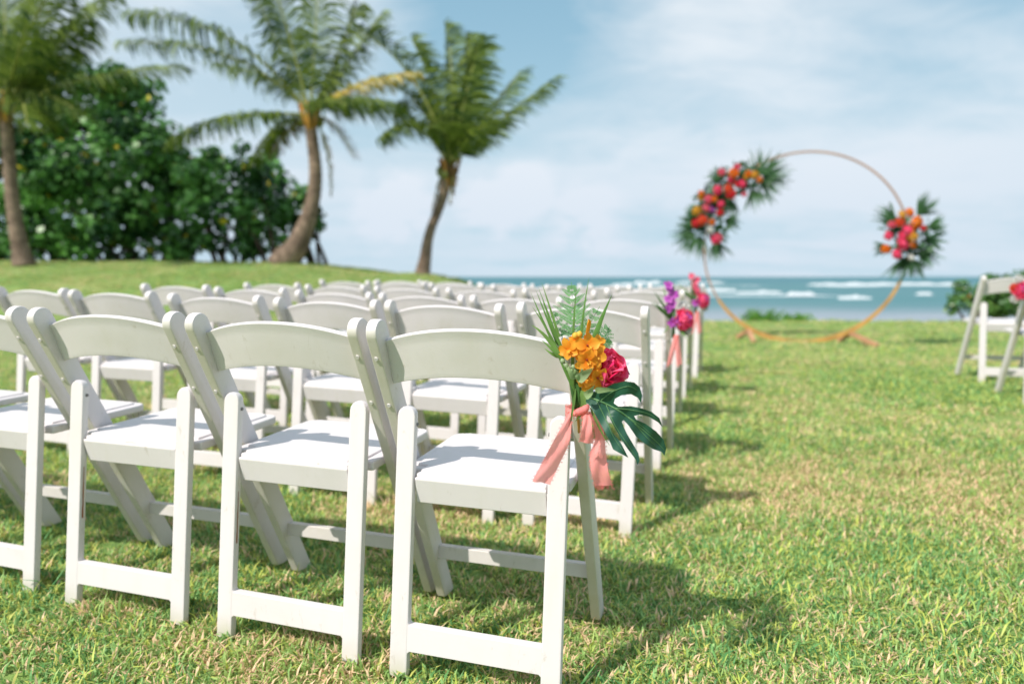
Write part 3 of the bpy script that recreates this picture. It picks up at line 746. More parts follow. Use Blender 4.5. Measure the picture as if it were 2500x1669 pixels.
    # pale small leaves and grey-green buds
    for (x0, y0, x1, y1, w, tn) in ((415, 725, 525, 645, .020, .9), (530, 790, 675, 788, .012, .1), (470, 838, 528, 755, .016, .2), (392, 690, 372, 660, .010, .5), (440, 720, 400, 700, .012, .1),
                                    (400, 720, 345, 640, .012, .4), (418, 700, 392, 655, .011, .0), (455, 690, 440, 650, .008, .2)):
        mb = MB(); blade_into(mb, bez([Q(x0, y0, -.05), Q((x0+x1)/2, (y0+y1)/2-8, -.062), Q(x1, y1, -.055)], 10), w, (.2, -.3, 1), tn, .3, .9); mb.build('small_leaf', M_PALE, t)
    for (x, y) in ((322, 603), (345, 632), (358, 650), (378, 668), (392, 640)):
        mb = MB(); mb.tube([Q(x-5, y-12, -.03), Q(x-1, y-4, -.035), Q(x+4, y+5, -.035), Q(x+8, y+14, -.03)], [.0015, .0045, .0045, .0015], 8, .9); mb.build('seed_bud', M_PALE, t)
    # stems gathered down to the ribbon
    rd = random.Random(2)
    for k in range(11):
        x = 385+k*6; mb = MB()
        mb.tube(bez([Q(x-40+rd.uniform(0, 70), 640, -.01), Q(x-8, 780, -.015-.01*math.sin(k)), Q(400+k*4, 905, -.012)], 8), rd.uniform(.0022, .0036), 6, rd.random()); mb.build('stem', M_STEM, t)
    mb = MB(); mb.tube(bez([Q(405, 905, -.01), Q(425, 960, -.005), Q(428, 1060, .0)], 5), .0028, 6); mb.build('stem', simple_mat('cut_stem', (.42, .26, .05), .6), t)
    # monstera leaf
    out = [(480, 825), (520, 800), (600, 772), (650, 747), (720, 732), (780, 740), (815, 770), (830, 820), (825, 877), (803, 838), (760, 815), (700, 820), (657, 845), (650, 872), (678, 893), (760, 891),
           (830, 905), (890, 927), (940, 966), (963, 1027), (930, 992), (870, 957), (812, 945), (779, 954), (792, 976), (850, 1002), (920, 1052), (966, 1102), (984, 1160), (973, 1207), (955, 1182),
           (900, 1165), (850, 1132), (790, 1082), (742, 1012), (712, 980), (701, 990), (712, 1022), (735, 1070), (772, 1132), (806, 1190), (815, 1238), (799, 1266), (790, 1232), (735, 1160), (690, 1092),
           (652, 1022), (622, 965), (606, 950), (604, 976), (640, 1058), (692, 1120), (743, 1220), (690, 1192), (645, 1167), (622, 1112), (580, 1032), (540, 962), (500, 892), (470, 862)]
    from mathutils.geometry import tessellate_polygon
    bm = bmesh.new(); vs_ = [bm.verts.new((x, y, 0)) for x, y in out]
    for tri in tessellate_polygon([[Vector((x, y, 0)) for x, y in out]]): bm.faces.new([vs_[i] for i in tri])
    for _ in range(3): bmesh.ops.subdivide_edges(bm, edges=[e for e in bm.edges if e.calc_length() > 26], cuts=1); bmesh.ops.triangulate(bm, faces=[f for f in bm.faces if len(f.verts) > 3])
    rib = spline([(480, 828), (590, 872), (700, 932), (820, 1030), (915, 1112), (972, 1172)], 8)
    def depth(x, y):
        dmin = min((Vector((x, y))-Vector((p.x, p.y))).length for p in rib) if len(rib[0]) == 3 else min((Vector((x, y))-p).length for p in rib)
        s = (x-480)/500
        return -.030-.045*math.sin(max(0, s)*2.6)*.6-.000075*dmin*1.2+.030*s*s+.0022*math.sin(x*.045+y*.02)
    for v in bm.verts:
        x, y = v.co.x, v.co.y; v.co = Q(x, y, depth(x, y))
    for fc in bm.faces: fc.smooth = True
    lf = bm_obj('monstera_leaf', bm, M_LEAF_DK, t)
    def vein(ps, r0):
        mb = MB(); sp = spline([(x, y, 0) for x, y in ps], 6); n = len(sp)
        mb.tube([Q(p.x, p.y, depth(p.x, p.y)-.0006) for p in sp], [r0*(1-.75*i/n) for i in range(n)], 5); mb.build('vein', M_LEAF_VEIN, lf)
    rib = [Vector((p[0], p[1])) for p in rib]
    vein([(480, 828), (590, 872), (700, 932), (820, 1030), (915, 1112), (972, 1172)], .0022)
    for ps in ([(560, 860), (640, 800), (740, 765), (800, 790)], [(650, 903), (760, 915), (870, 940), (935, 985)], [(600, 880), (650, 1000), (720, 1110), (795, 1220)], [(540, 855), (590, 960), (650, 1090), (715, 1185)],
               [(740, 960), (830, 1020), (900, 1080)], [(780, 998), (850, 1080), (920, 1150)]): vein(ps, .0011)
    # second, hidden monstera leaf behind the rose
    bm = bmesh.new(); bm.faces.new([bm.verts.new(Q(x, y, .02+.00008*(x-640))) for x, y in ((560, 770), (590, 700), (640, 610), (690, 610), (735, 650), (754, 692), (715, 680), (690, 665), (650, 720), (600, 780))])
    bm_obj('monstera_leaf', bm, M_LEAF_DK, t)
    # ribbon: wrap round the rail and stems, hanging tails, a loop
    rings = []
    cx = Q(405, 918, .018)
    for i in range(25):
        a = 2*math.pi*i/24; p = Vector((cx.x+.0195*math.cos(a), cx.y+.036*math.sin(a), 0))
        rings.append((Vector((p.x, p.y, cx.z-.006+.001*math.sin(3*a))), Vector((p.x, p.y, cx.z+.007+.0015*math.sin(2*a)))))
    ribbon_strip('ribbon_wrap', rings, t)
    mb = MB()
    for k, (dx, dz, ax) in enumerate(((0, 0, .0), (.006, .003, .7), (-.005, -.002, -.6))):
        c = Q(445, 918, -.024)+Vector((dx, 0, dz)); pts = [c+Vector((.008*math.cos(ax)*q, -.003*(1-q*q), .006*q*math.sin(ax)+.003*q)) for q in (-1, -.5, 0, .5, 1)]
        mb.tube(pts, [.003, .0062, .0075, .006, .003], 9)
    mb.build('ribbon_knot', M_RIBBON, t)
    def tail(name, lefts, rights, dys, fr, lab):
        n = 14; L = spline([(*p, dys[min(i, len(dys)-1)]*1000) for i, p in enumerate(lefts)], 5); Rr = spline([(*p, dys[min(i, len(dys)-1)]*1000) for i, p in enumerate(rights)], 5)
        ribbon_strip(name, [(Q(a.x, a.y, a.z/1000), Q(b.x, b.y, b.z/1000)) for a, b in zip(L, Rr)], t, fr, lab)
    tail('ribbon_tail', [(362, 925), (335, 985), (265, 1110), (190, 1260), (128, 1370)], [(392, 935), (378, 1010), (362, 1130), (300, 1270), (240, 1388)], [-.02, -.03, -.035, -.02, -.01], False, 'coral ribbon tail blown left over the seat')
    tail('ribbon_tail', [(440, 925), (452, 975), (440, 1060), (438, 1120)], [(470, 925), (500, 960), (512, 1050), (520, 1132)], [-.02, -.035, -.045, -.04], False, 'short folded coral ribbon loop')
    tail('ribbon_tail', [(470, 925), (510, 985), (530, 1100), (498, 1200), (505, 1310), (530, 1402)], [(495, 925), (560, 965), (590, 1090), (600, 1190), (612, 1300), (640, 1392)], [-.01, -.01, .0, -.01, -.015, -.01], True, 'long coral ribbon tail with frayed end')
build_bouquet()

# ------------------------------------------------------------------ farther chair bouquets (purple orchids, pink rose, coral ribbon)
def far_bouquet(loc, s, lab, cols, seed, side=1):
    t = empty('chair_bouquet', loc); tag(t, lab, 'bouquet', 'bouquets tied to the aisle chairs')
    rd = random.Random(seed); V = Vector
    for i in range(6):
        bloom('orchid', ORCH[i % 4], cols[0], V((side*(-.012+.02*rd.uniform(-1, 1)), -.03, .035+.021*i))*s, (rd.uniform(-.5, .5), -1, rd.uniform(-.3, .5)), 1.15*s, t, rd.random()*6)
    for i in range(3):
        bloom('orchid', ORCH[i % 4], M_PURPLE, V((side*(-.01+.03*i), -.045, -.03+.012*i))*s, (rd.uniform(-.3, .5), -1, rd.uniform(-.3, .3)), 1.3*s, t, rd.random()*6)
    bloom('rose', ROSES[1], M_PINK, V((side*.045, -.035, -.015))*s, (side*.5, -1, .2), 1.55*s, t)
    bloom('rose', ROSES[0], M_CORALR, V((side*.075, -.01, .0))*s, (side*.7, -1, .1), .8*s, t)
    bloom('rose', ROSES[0], M_WHITEF, V((side*.05, -.01, .045))*s, (side*.2, -1, .4), .9*s, t)
    bloom('rose', ROSES[0], M_WHITEF, V((side*.065, -.01, -.06))*s, (side*.5, -1, -.1), .9*s, t)
    for i in range(12):
        a = R(rd.choice((rd.uniform(100, 175), rd.uniform(60, 120), rd.uniform(-120, -40)))); L = rd.uniform(.07, .15)*s
        e = V((math.cos(a)*L*side, rd.uniform(-.03, .03), math.sin(a)*L)); mb = MB()
        blade_into(mb, bez([V((0, -.01, -.02))*s, V((0, -.03, .0))+e*.5, e+V((0, -.02, .03))*s], 8), .014*s, (.7, 0, .7), rd.random()*.6, .3)
        mb.build('long_leaf', M_STEM if i % 2 else M_BLADE_G, t)
    for k, dx in enumerate((-.035, .012)):
        rows = [(V((dx*i/6+side*.0, -.03-.004*i, -.085-.024*i))*s, V((dx*i/6+.024, -.03-.002*i, -.085-.022*i))*s) for i in range(7)]
        ribbon_strip('ribbon_tail', rows, t)
    mb = MB(); mb.tube([V((0, -.02, .03))*s, V((0, -.02, -.1))*s], .008*s, 7, .2); mb.build('stem', M_STEM, t)
def rail_top(key, h=.70):
    o = chairs[key]; return o
def at_chair(o, x, y, z):
    M = Matrix.Translation(o.location) @ Euler(o.rotation_euler).to_matrix().to_4x4(); return M @ Vector((x, y, z))
far_bouquet(at_chair(chairs[2, 0], .235, -.03, .71), .95, 'purple orchids and hot pink rose tied to the aisle chair of the third row', (M_PURPLE,), 1)
far_bouquet(at_chair(chairs[4, 0], .235, -.03, .71), 1.05, 'magenta flowers and coral ribbon on the fifth row aisle chair, beyond the purple ones', (M_LPINK,), 2)
far_bouquet(at_chair(chairs['R', 1], -.235, -.03, .74), 1.1, 'pink and purple flowers on the right hand chair at the photo edge', (M_PURPLE,), 3, -1)

# ------------------------------------------------------------------ ring arch
def rot_z(v, a): c, s = math.cos(a), math.sin(a); return Vector((v.x*c-v.y*s, v.x*s+v.y*c, v.z))
RING_C = pd(1838, 569, 8.55); RING_R = 1.168; RA = -.40
def ring_pt(deg, r=RING_R, dy=0.0): return rot_z(Vector((r*math.cos(R(deg)), dy, r*math.sin(R(deg)))), RA)
M_WOOD = simple_mat('gilded_wood', (.44, .24, .065), .5, .4, noise=.35, nscale=6)
M_COPPER = simple_mat('copper_paint', (.34, .21, .15), .4, .5, noise=.2, nscale=5)
M_FOOT = simple_mat('foot_wood', (.46, .25, .14), .6, .3, noise=.3, nscale=6)
def build_arch():
    t = empty('ring_arch', (RING_C.x, RING_C.y, RING_C.z)); tag(t, 'large round golden ring arch standing on the lawn before the sea', 'arch')
    def hoop(a0, a1, w, dpt, name, m):
        bm = bmesh.new(); n = 72; loops = []
        for i in range(n+1):
            a = a0+(a1-a0)*i/n; ww = w(a) if callable(w) else w
            loops.append([bm.verts.new(ring_pt(a, RING_R+dr, dy)) for dr, dy in ((-ww/2, -dpt/2), (ww/2, -dpt/2), (ww/2, dpt/2), (-ww/2, dpt/2))])
        for i in range(n):
            for k in range(4): bm.faces.new((loops[i][k], loops[i][(k+1) % 4], loops[i+1][(k+1) % 4], loops[i+1][k]))
        bm.faces.new(loops[0]); bm.faces.new(list(reversed(loops[-1])))
        bmesh.ops.recalc_face_normals(bm, faces=bm.faces); bm_obj(name, bm, m, t)
    hoop(-20, 214, .023, .030, 'upper_hoop', M_COPPER)
    hoop(214, 340, lambda a: .026+.034*math.cos(R(a-272))**2 if abs(a-272) < 90 else .032, .05, 'lower_hoop', M_WOOD)
    for deg, out in ((240, -1), (-60, 1)):
        p = ring_pt(deg, RING_R+.02); floor = -RING_C.z+g(RING_C.x+p.x, RING_C.y+p.y)
        for dy in (-1, 1):
            e = Vector(((-.05 if out < 0 else .15) if dy < 0 else (-.06 if out < 0 else -.03), -.36 if dy < 0 else .24, 0))
            a = Vector((p.x, p.y, floor+.13)); b = Vector((p.x+e.x, p.y+e.y, floor+.012))
            mb = MB(); mb.tube([a, b], .034, 4); mb.build('brace_foot', M_FOOT, t, False)
build_arch()
M_PALMD = simple_mat('palm_dark', (.016, .065, .022), .5, .3, .2, tintcol=(.07, .17, .06))
def palm_fan(parent, c, deg, L, rd, mat, spread=70, n=15, dep=0.0):
    mb = MB()
    for k in range(n):
        a = R(deg+spread*(k/(n-1)-.5)*2*.6+rd.uniform(-4, 4)); l = 1.15*L*rd.uniform(.7, 1.08)
        e = rot_z(Vector((math.cos(a)*l, rd.uniform(-.08, .08)+dep, math.sin(a)*l)), RA)
        blade_into(mb, bez([c, c+e*.55+Vector((0, 0, .01)), c+e-Vector((0, 0, .03*l))], 6), .024, rot_z(Vector((-math.sin(a), 0, math.cos(a))), RA), rd.random(), .3)
    mb.build('palm_leaf', mat, parent)
def garland(name, blooms, fans, leaves, lab, seed):
    Z = 2.3756; S = lambda x, y, dy=0.0: px(1600+x/Z, 340+y/Z, RING_C.y+dy+(1600+x/Z-1250-706)/FS*8.5*-.38*1.0)
    c0 = S(*blooms[0][:2]); t = empty(name, c0); tag(t, lab, 'flower garland'); rd = random.Random(seed)
    for (x, y, m, s) in blooms:
        bloom('rose', ROSES[rd.randrange(2)], m, S(x, y, -.16+rd.uniform(-.05, .03))-c0, (rd.uniform(-.5, .5), -1, rd.uniform(-.2, .5)), s*1.75, t, rd.random()*6)
    for (x, y, deg, L) in fans: palm_fan(t, S(x, y, -.02)-c0, deg, L, rd, M_PALMD)
    mb = MB()
    for (x, y, r_) in leaves:
        for k in range(44):
            a = rd.random()*6.28; q = math.sqrt(rd.random())*r_
            p = S(x+q*math.cos(a), y+q*math.sin(a), rd.uniform(-.11, .08))-c0; l = rd.uniform(.07, .14); b = rd.random()*6.28
            e = Vector((math.cos(b), rd.uniform(-.5, .5), math.sin(b))).normalized()
            blade_into(mb, [p, p+e*l*.35, p+e*l*.7, p+e*l], .055, e.orthogonal(), rd.random(), .25, .8)
    o = mb.build('leaf_cluster', M_PALMD, t); o['kind'] = 'stuff'
garland('flower_garland', [(505, 258, M_PINK, 1), (455, 195, M_ORR, 1.2), (475, 160, M_LPINK, .8), (385, 190, M_LPINK, .9), (440, 235, M_PINK, .9), (362, 295, M_PINK, 1.15), (425, 288, M_CORALR, 1.1),
        (440, 318, M_RED, 1.1), (540, 200, M_ORR, .8), (575, 205, M_YEL, .85), (605, 235, M_ORR, .8), (475, 262, M_RED, .8), (515, 320, M_LPINK, .6), (528, 215, M_YEL, .6)],
        [(600, 215, 75, .34), (620, 215, 20, .34), (610, 250, -25, .32), (400, 230, 165, .22), (560, 290, -70, .26), (440, 350, -95, .20)],
        [(400, 230, 55), (460, 270, 70), (530, 220, 70), (600, 240, 60), (500, 180, 45), (400, 330, 55), (350, 310, 45)], 'upper left garland of pink and orange roses with palm leaves on the ring arch', 11)
garland('flower_garland', [(275, 468, M_CORALR, 1.2), (310, 348, M_LPINK, 1.05), (268, 335, M_YEL, .9), (342, 345, M_ORR, .7), (382, 378, M_PINK, .9), (293, 400, M_LPINK, 1.0), (325, 405, M_PURPLE, .9),
        (242, 415, M_YEL, 1.1), (235, 487, M_RED, 1.0), (328, 480, M_ORR, .8), (375, 425, M_RED, .8), (320, 525, M_WHITEF, .9), (358, 575, M_LPINK, 1.25), (345, 590, M_PINK, .8), (330, 565, M_PINK, .6), (265, 312, M_ORR, .7)],
        [(230, 500, 185, .24), (230, 540, 220, .32), (260, 560, 258, .30), (350, 590, 285, .26), (400, 470, -15, .20), (250, 450, 160, .2)],
        [(280, 380, 60), (330, 440, 75), (260, 500, 60), (360, 540, 55), (380, 400, 45), (320, 340, 50), (240, 480, 55)], 'lower left garland of red, pink and yellow roses with palm leaves on the ring arch', 12)
garland('flower_garland', [(1465, 530, M_PINK, 1.2), (1475, 425, M_ORR, 1.05), (1420, 478, M_CORALR, 1.0), (1515, 485, M_ORR, 1.5), (1440, 565, M_PINK, 1.2), (1488, 560, M_YEL, 1.0), (1435, 605, M_PINK, 1.4),
        (1492, 608, M_ORR, .9), (1352, 560, M_PINK, 1.0), (1335, 635, M_ORR, .95), (1402, 665, M_PINK, 1.1), (1370, 495, M_LPINK, .8), (1430, 435, M_YEL, .8), (1350, 545, M_RED, .6), (1555, 515, M_RED, .6), (1485, 685, M_WHITEF, .7)],
        [(1520, 440, 50, .26), (1390, 470, 145, .24), (1560, 580, -15, .22), (1540, 640, -55, .24), (1440, 690, -95, .26), (1480, 690, -70, .26), (1350, 620, 200, .16), (1580, 510, 10, .18)],
        [(1380, 520, 60), (1450, 500, 70), (1540, 540, 70), (1440, 640, 65), (1540, 620, 60)], 'right hand garland of hot pink and orange roses with dark leaves on the ring arch', 13)

# ------------------------------------------------------------------ palms
M_FROND = simple_mat('palm_frond', (.014, .055, .012), .55, .18, .32, tintcol=(.24, .32, .045))  # leaf greens; dark base and warm tint also paint in shadow and highlights
M_FROND_Y = simple_mat('palm_frond_yellow', (.26, .27, .035), .42, .4, .35, tintcol=(.60, .40, .04))
M_FROND_D = simple_mat('palm_frond_dead', (.16, .10, .05), .8, .2, .2, tintcol=(.30, .20, .10))
M_RACHIS = simple_mat('palm_rachis', (.30, .32, .08), .5, .4, noise=.2, nscale=3)
M_RACHIS_O = simple_mat('palm_stalk_orange', (.60, .28, .06), .5, .4, noise=.2, nscale=3)
def bark_material():
    m = bpy.data.materials.new("palm_bark"); m.use_nodes = True; t = NT(m.node_tree)
    tc = t.n('ShaderNodeTexCoord').outputs['Object']
    n1 = t.noise(tc, 3, 5, .6, .3); n2 = t.noise(t.scalev(tc, 6, 6, 30), 1, 4, .65)
    c = t.mix(t.ss(n1, .35, .7), (.12, .08, .055), (.33, .235, .17)); c = t.mix(t.math('MULTIPLY', t.ss(n2, .5, .62), .5), c, (.10, .07, .05))
    p = t.n('ShaderNodeBsdfPrincipled'); t.l(c, p.inputs['Base Color']); p.inputs['Roughness'].default_value = .85
    b = t.n('ShaderNodeBump'); b.inputs['Distance'].default_value = .03; t.l(n2, b.inputs['Height']); t.l(b.outputs[0], p.inputs['Normal'])
    o = t.n('ShaderNodeOutputMaterial'); t.l(p.outputs[0], o.inputs[0]); return m
M_BARK = bark_material(); M_FIBRE = simple_mat('palm_fibre', (.20, .11, .05), .9, .2, noise=.6, nscale=5)
WIND = Vector((.30, .05, .02))
def frond(parent, c, ctl, tip, m, seed, leafl=.62, n=60, lean=0.0, m_r=None, droop=.85):
    """feather palm leaf: stalk along a curve, drooping leaflets each side"""
    rd = random.Random(seed); sp = bez([c, ctl, tip], 44); mb = MB(); st = MB()
    tot = sum((sp[i+1]-sp[i]).length for i in range(44)); r0 = .030
    st.tube(sp[::3]+[sp[-1]], [r0*(1-.85*i/15)+.004 for i in range(len(sp[::3])+1)], 5)
    for i in range(n):
        s = .14+.86*(i/(n-1)); k = min(43, int(s*44)); f_ = s*44-k; p = sp[k].lerp(sp[k+1], min(1, f_)); d = (sp[min(44, k+1)]-sp[max(0, k-1)]).normalized()
        up = Vector((0, 0, 1)) if abs(d.z) < .93 else Vector((0, -1, .2)).normalized()
        sd = d.cross(up).normalized(); nn = sd.cross(d)
        env = math.sin(math.pi*min(1, .12+s*.80))**.55
        for sg in (-1, 1):
            if rd.random() < .09: continue
            L = 1.3*leafl*env*rd.uniform(.7, 1.15); fw = .35+.55*s
            dirn = (sd*sg*(1-.25*s)+d*fw+nn*rd.uniform(.0, .35)).normalized()
            dr = droop*rd.uniform(.45, 1.3)
            p1 = p+dirn*L*.4+Vector((0, 0, -L*.06*dr))+WIND*L*.15
            d2 = (dirn*.75+Vector((0, 0, -dr))+WIND*1.1).normalized(); p2 = p1+d2*L*.35
            d3 = (dirn*.35+Vector((0, 0, -dr*1.5))+WIND*1.6).normalized(); p3 = p2+d3*L*.28
            w = .022*rd.uniform(.8, 1.2); wd = d*w; tn = max(0, min(1, rd.gauss(.38, .28)))
            mb.add([p-wd*.5, p+wd*.5, p1+wd, p1-wd, p2+wd*.75, p2-wd*.75, p3], [(0, 1, 2, 3), (3, 2, 4, 5), (5, 4, 6)], tn)
    fo = mb.build('frond', m, parent); st.build('stalk', m_r or M_RACHIS, fo)
def palm(lab, base, trunk_pts, radii, crown, Yc, fronds, seed, boots=True):
    """trunk_pts, fronds in photo pixels of the 1400x750 enlargement (scale 1.678)"""
    Z = 1.678; S = lambda x, y, dy=0.0: px(x/Z, y/Z, Yc+dy)
    b0 = S(*base); b0.z = g(b0.x, b0.y)
    t = empty('palm_tree', b0); tag(t, lab, 'palm tree', 'coconut palms on the grassy mound')
    off = b0
    pts = [S(x, y)-off for x, y in trunk_pts]; sp = spline(pts, 8); n = len(sp)
    rad = list(np.interp(np.linspace(0, 1, n), np.linspace(0, 1, len(radii)), radii))
    rad = [r*(1+.05*math.sin(i*2.4)) for i, r in enumerate(rad)]
    mb = MB(); mb.tube(sp, rad, 14); mb.build('trunk', M_BARK, t)
    c = S(*crown)-off
    if boots:
        rd = random.Random(seed)
        for k in range(13):
            a = rd.random()*6.28; o_ = Vector((math.cos(a)*.12, math.sin(a)*.12, 0)); mb = MB()
            mb.tube([c+o_*.4+Vector((0, 0, -.45+rd.uniform(-.15, .1))), c+o_*1.2+Vector((0, 0, -.1)), c+o_*2.2+Vector((0, 0, .22))], [.035, .05, .02], 6)
            mb.build('leaf_base', M_FIBRE if k % 3 else M_RACHIS_O, t)
        for k in range(5):
            a = rd.random()*6.28; mb = MB(); q = c+Vector((math.cos(a)*.22, math.sin(a)*.22, -.12+rd.uniform(-.08, .08)))
            mb.tube([q+Vector((0, 0, .1)), q+Vector((0, 0, .05)), q, q+Vector((0, 0, -.06)), q+Vector((0, 0, -.1))], [.02, .075, .09, .07, .015], 8); mb.build('coconut', simple_mat('coconut_green', (.20, .22, .05), .5) if k == 0 else bpy.data.materials['coconut_green'], t)
    for i, fr in enumerate(fronds):
        (cx_, cy_), (tx, ty), dy, kind = fr[:4]; ll = fr[4] if len(fr) > 4 else .62
        m = {'g': M_FROND, 'y': M_FROND_Y, 'd': M_FROND_D}[kind]
        frond(t, c, S(cx_, cy_, dy*.5)-off, S(tx, ty, dy)-off, m, seed*100+i, ll, m_r=M_RACHIS_O if kind == 'y' else None, n=72 if kind != 'd' else 26)
palm('tall coconut palm in the middle with a strongly curved leaning trunk', (1170, 1078),
     [(1120, 1088), (1170, 1060), (1215, 1010), (1250, 930), (1280, 830), (1292, 740), (1290, 660), (1278, 560), (1268, 480)], [.22, .30, .25, .195, .16, .145, .135, .13, .125], (1270, 470), 15.6,
     [((980, 60), (540, 60), -.8, 'g', .8), ((1000, 150), (520, 175), .5, 'g', .75), ((900, 440), (685, 585), -.6, 'g', .55), ((1290, 200), (1312, -190), .3, 'g', .75), ((1130, 150), (980, -150), .8, 'g', .8),
      ((1180, 100), (1060, -250), -.9, 'g', .8), ((1390, 240), (1460, 30), .6, 'g', .7), ((1450, 330), (1700, 300), -.5, 'y', .5), ((1480, 350), (1690, 520), .8, 'g', .75), ((1400, 300), (1560, 60), 1.4, 'g', .6),
      ((1140, 480), (1040, 660), .9, 'g', .45), ((1380, 480), (1450, 640), -.7, 'd', .35), ((1150, 300), (880, 260), 2.0, 'g', .7), ((1350, 380), (1600, 420), -2.0, 'g', .7),
      ((1360, 560), (1355, 800), .2, 'd', .12), ((1180, 520), (1110, 640), 1.0, 'd', .3), ((1310, 380), (1420, 430), -2.4, 'g', .6)], 1)
WIND = Vector((.75, .1, .25))
palm('slender coconut palm on the right end of the mound with its crown blown upright', (1735, 1118),
     [(1730, 1125), (1742, 1060), (1752, 990), (1768, 930), (1792, 870), (1815, 800), (1830, 730), (1842, 680)], [.19, .145, .12, .11, .11, .125, .13, .12], (1842, 690), 16.2,
     [((1900, 420), (1965, 170), -.3, 'g', .62), ((2000, 520), (2260, 330), .4, 'g', .68), ((1800, 380), (1690, 170), .6, 'g', .7), ((1760, 300), (1480, 130), -.5, 'g', .75), ((1790, 420), (1560, 330), .9, 'g', .75),
      ((1870, 330), (1830, 110), 1.2, 'g', .6), ((1720, 430), (1560, 560), -.9, 'g', .7), ((1980, 480), (2130, 300), 1.4, 'g', .6), ((1840, 480), (1760, 520), -1.8, 'g', .6), ((1920, 520), (2040, 500), -1.8, 'g', .6),
      ((1830, 400), (1900, 240), 1.8, 'g', .65), ((1700, 300), (1630, 470), 1.2, 'g', .65), ((1820, 640), (1770, 860), .1, 'd', .15), ((1870, 650), (1840, 840), -.2, 'd', .12), ((1940, 380), (1920, 150), .9, 'g', .6)], 2)
WIND = Vector((.30, .05, .02))
palm('coconut palm at the left edge rising in front of the dense green trees', (95, 1082),
     [(100, 1090), (85, 1020), (62, 900), (45, 760), (35, 620), (25, 520), (20, 430)], [.24, .17, .14, .125, .12, .12, .12], (20, 430), 14.6,
     [((200, 220), (330, 90), -.5, 'g', .7), ((240, 130), (455, -30), .6, 'g', .7), ((330, 300), (735, 270), -.4, 'g', .6), ((180, 330), (330, 470), -1.2, 'g', .65), ((30, 150), (10, -120), .3, 'g', .75),
      ((-90, 120), (-300, 60), .2, 'g', .7), ((-60, 40), (-220, -160), .9, 'g', .8), ((120, 60), (260, -120), -.8, 'g', .8), ((-100, 300), (-350, 330), -.6, 'g', .7), ((90, 200), (150, -60), 1.2, 'g', .75), ((100, 330), (110, 520), -1.5, 'g', .6), ((-60, 400), (-200, 560), .5, 'g', .6),
      ((150, 430), (230, 530), .8, 'g', .5), ((60, 250), (110, 100), -2, 'g', .7), ((-40, 200), (-90, 20), 1.8, 'g', .7), ((180, 250), (300, 230), 2.0, 'g', .6)], 3)

# ------------------------------------------------------------------ broadleaf trees and shrubs
def leaf_material(name, a, b, y):
    m = bpy.data.materials.new(name); m.use_nodes = True; t = NT(m.node_tree)
    tint = t.n('ShaderNodeAttribute', attribute_name='tint').outputs['Fac']
    c = t.mix(tint, a, b); c = t.mix(t.ss(tint, .955, .985), c, y)
    p = t.n('ShaderNodeBsdfPrincipled'); t.l(c, p.inputs['Base Color']); p.inputs['Roughness'].default_value = .38; p.inputs['Specular IOR Level'].default_value = .45
    tr = t.n('ShaderNodeBsdfTranslucent'); t.l(c, tr.inputs[0]); mx = t.n('ShaderNodeMixShader'); mx.inputs[0].default_value = .28
    t.l(p.outputs[0], mx.inputs[1]); t.l(tr.outputs[0], mx.inputs[2]); o = t.n('ShaderNodeOutputMaterial'); t.l(mx.outputs[0], o.inputs[0]); return m
M_HAU = leaf_material('broad_leaf', (.010, .055, .014), (.17, .42, .085), (.75, .62, .06))
M_NAUP = leaf_material('shrub_leaf', (.05, .15, .035), (.19, .34, .075), (.45, .26, .06))
M_TWIG = simple_mat('branch_bark', (.085, .06, .045), .9, .2, noise=.4, nscale=4)
def leaves_mesh(clumps, per, size, seed, flat=.75):
    r = np.random.default_rng(seed); V = []; T = []
    for (c, rad, k) in clumps:
        n = int(per*k*(rad**2)); d = r.normal(size=(n, 3)); d /= np.linalg.norm(d, axis=1)[:, None]
        rr_ = rad*np.where(r.random(n) < .78, r.uniform(.80, 1.08, n), r.uniform(.2, .85, n)); p = np.array(c)+d*rr_[:, None]*np.array([1, 1, flat])
        nrm = d*.7+r.normal(size=(n, 3))*.45+np.array([0, 0, .35]); nrm /= np.linalg.norm(nrm, axis=1)[:, None]
        a = np.cross(nrm, r.normal(size=(n, 3))); a /= np.linalg.norm(a, axis=1)[:, None]; b = np.cross(nrm, a)
        s = (size*r.uniform(.6, 1.25, n))[:, None]
        q = np.stack([p-a*s*.55, p-a*s*.2+b*s*.5+nrm*s*.08, p+a*s*.3+b*s*.42+nrm*s*.05, p+a*s*.62-nrm*s*.05, p+a*s*.3-b*s*.42+nrm*s*.05, p-a*s*.2-b*s*.5+nrm*s*.08], 1)
        V.append(q.reshape(-1, 3)); tn = np.clip(r.normal(.36, .20, n)+r.normal(0, .24), 0, .95); tn = np.where(r.random(n) < .012, 1.0, tn)  # leaf colour variety; the per-clump offset paints in lit and shaded clusters
        T.append(np.repeat(tn, 6))
    V = np.concatenate(V); T = np.concatenate(T); n = len(V)//6
    me = bpy.data.meshes.new('crown'); me.vertices.add(len(V)); me.vertices.foreach_set('co', V.astype(np.float32).ravel())
    me.loops.add(n*6); me.loops.foreach_set('vertex_index', np.arange(n*6, dtype=np.int32))
    me.polygons.add(n); me.polygons.foreach_set('loop_start', np.arange(0, n*6, 6, dtype=np.int32)); me.polygons.foreach_set('loop_total', np.full(n, 6, dtype=np.int32))
    me.update(calc_edges=True); at = me.attributes.new('tint', 'FLOAT', 'POINT'); at.data.foreach_set('value', T.astype(np.float32)); return me
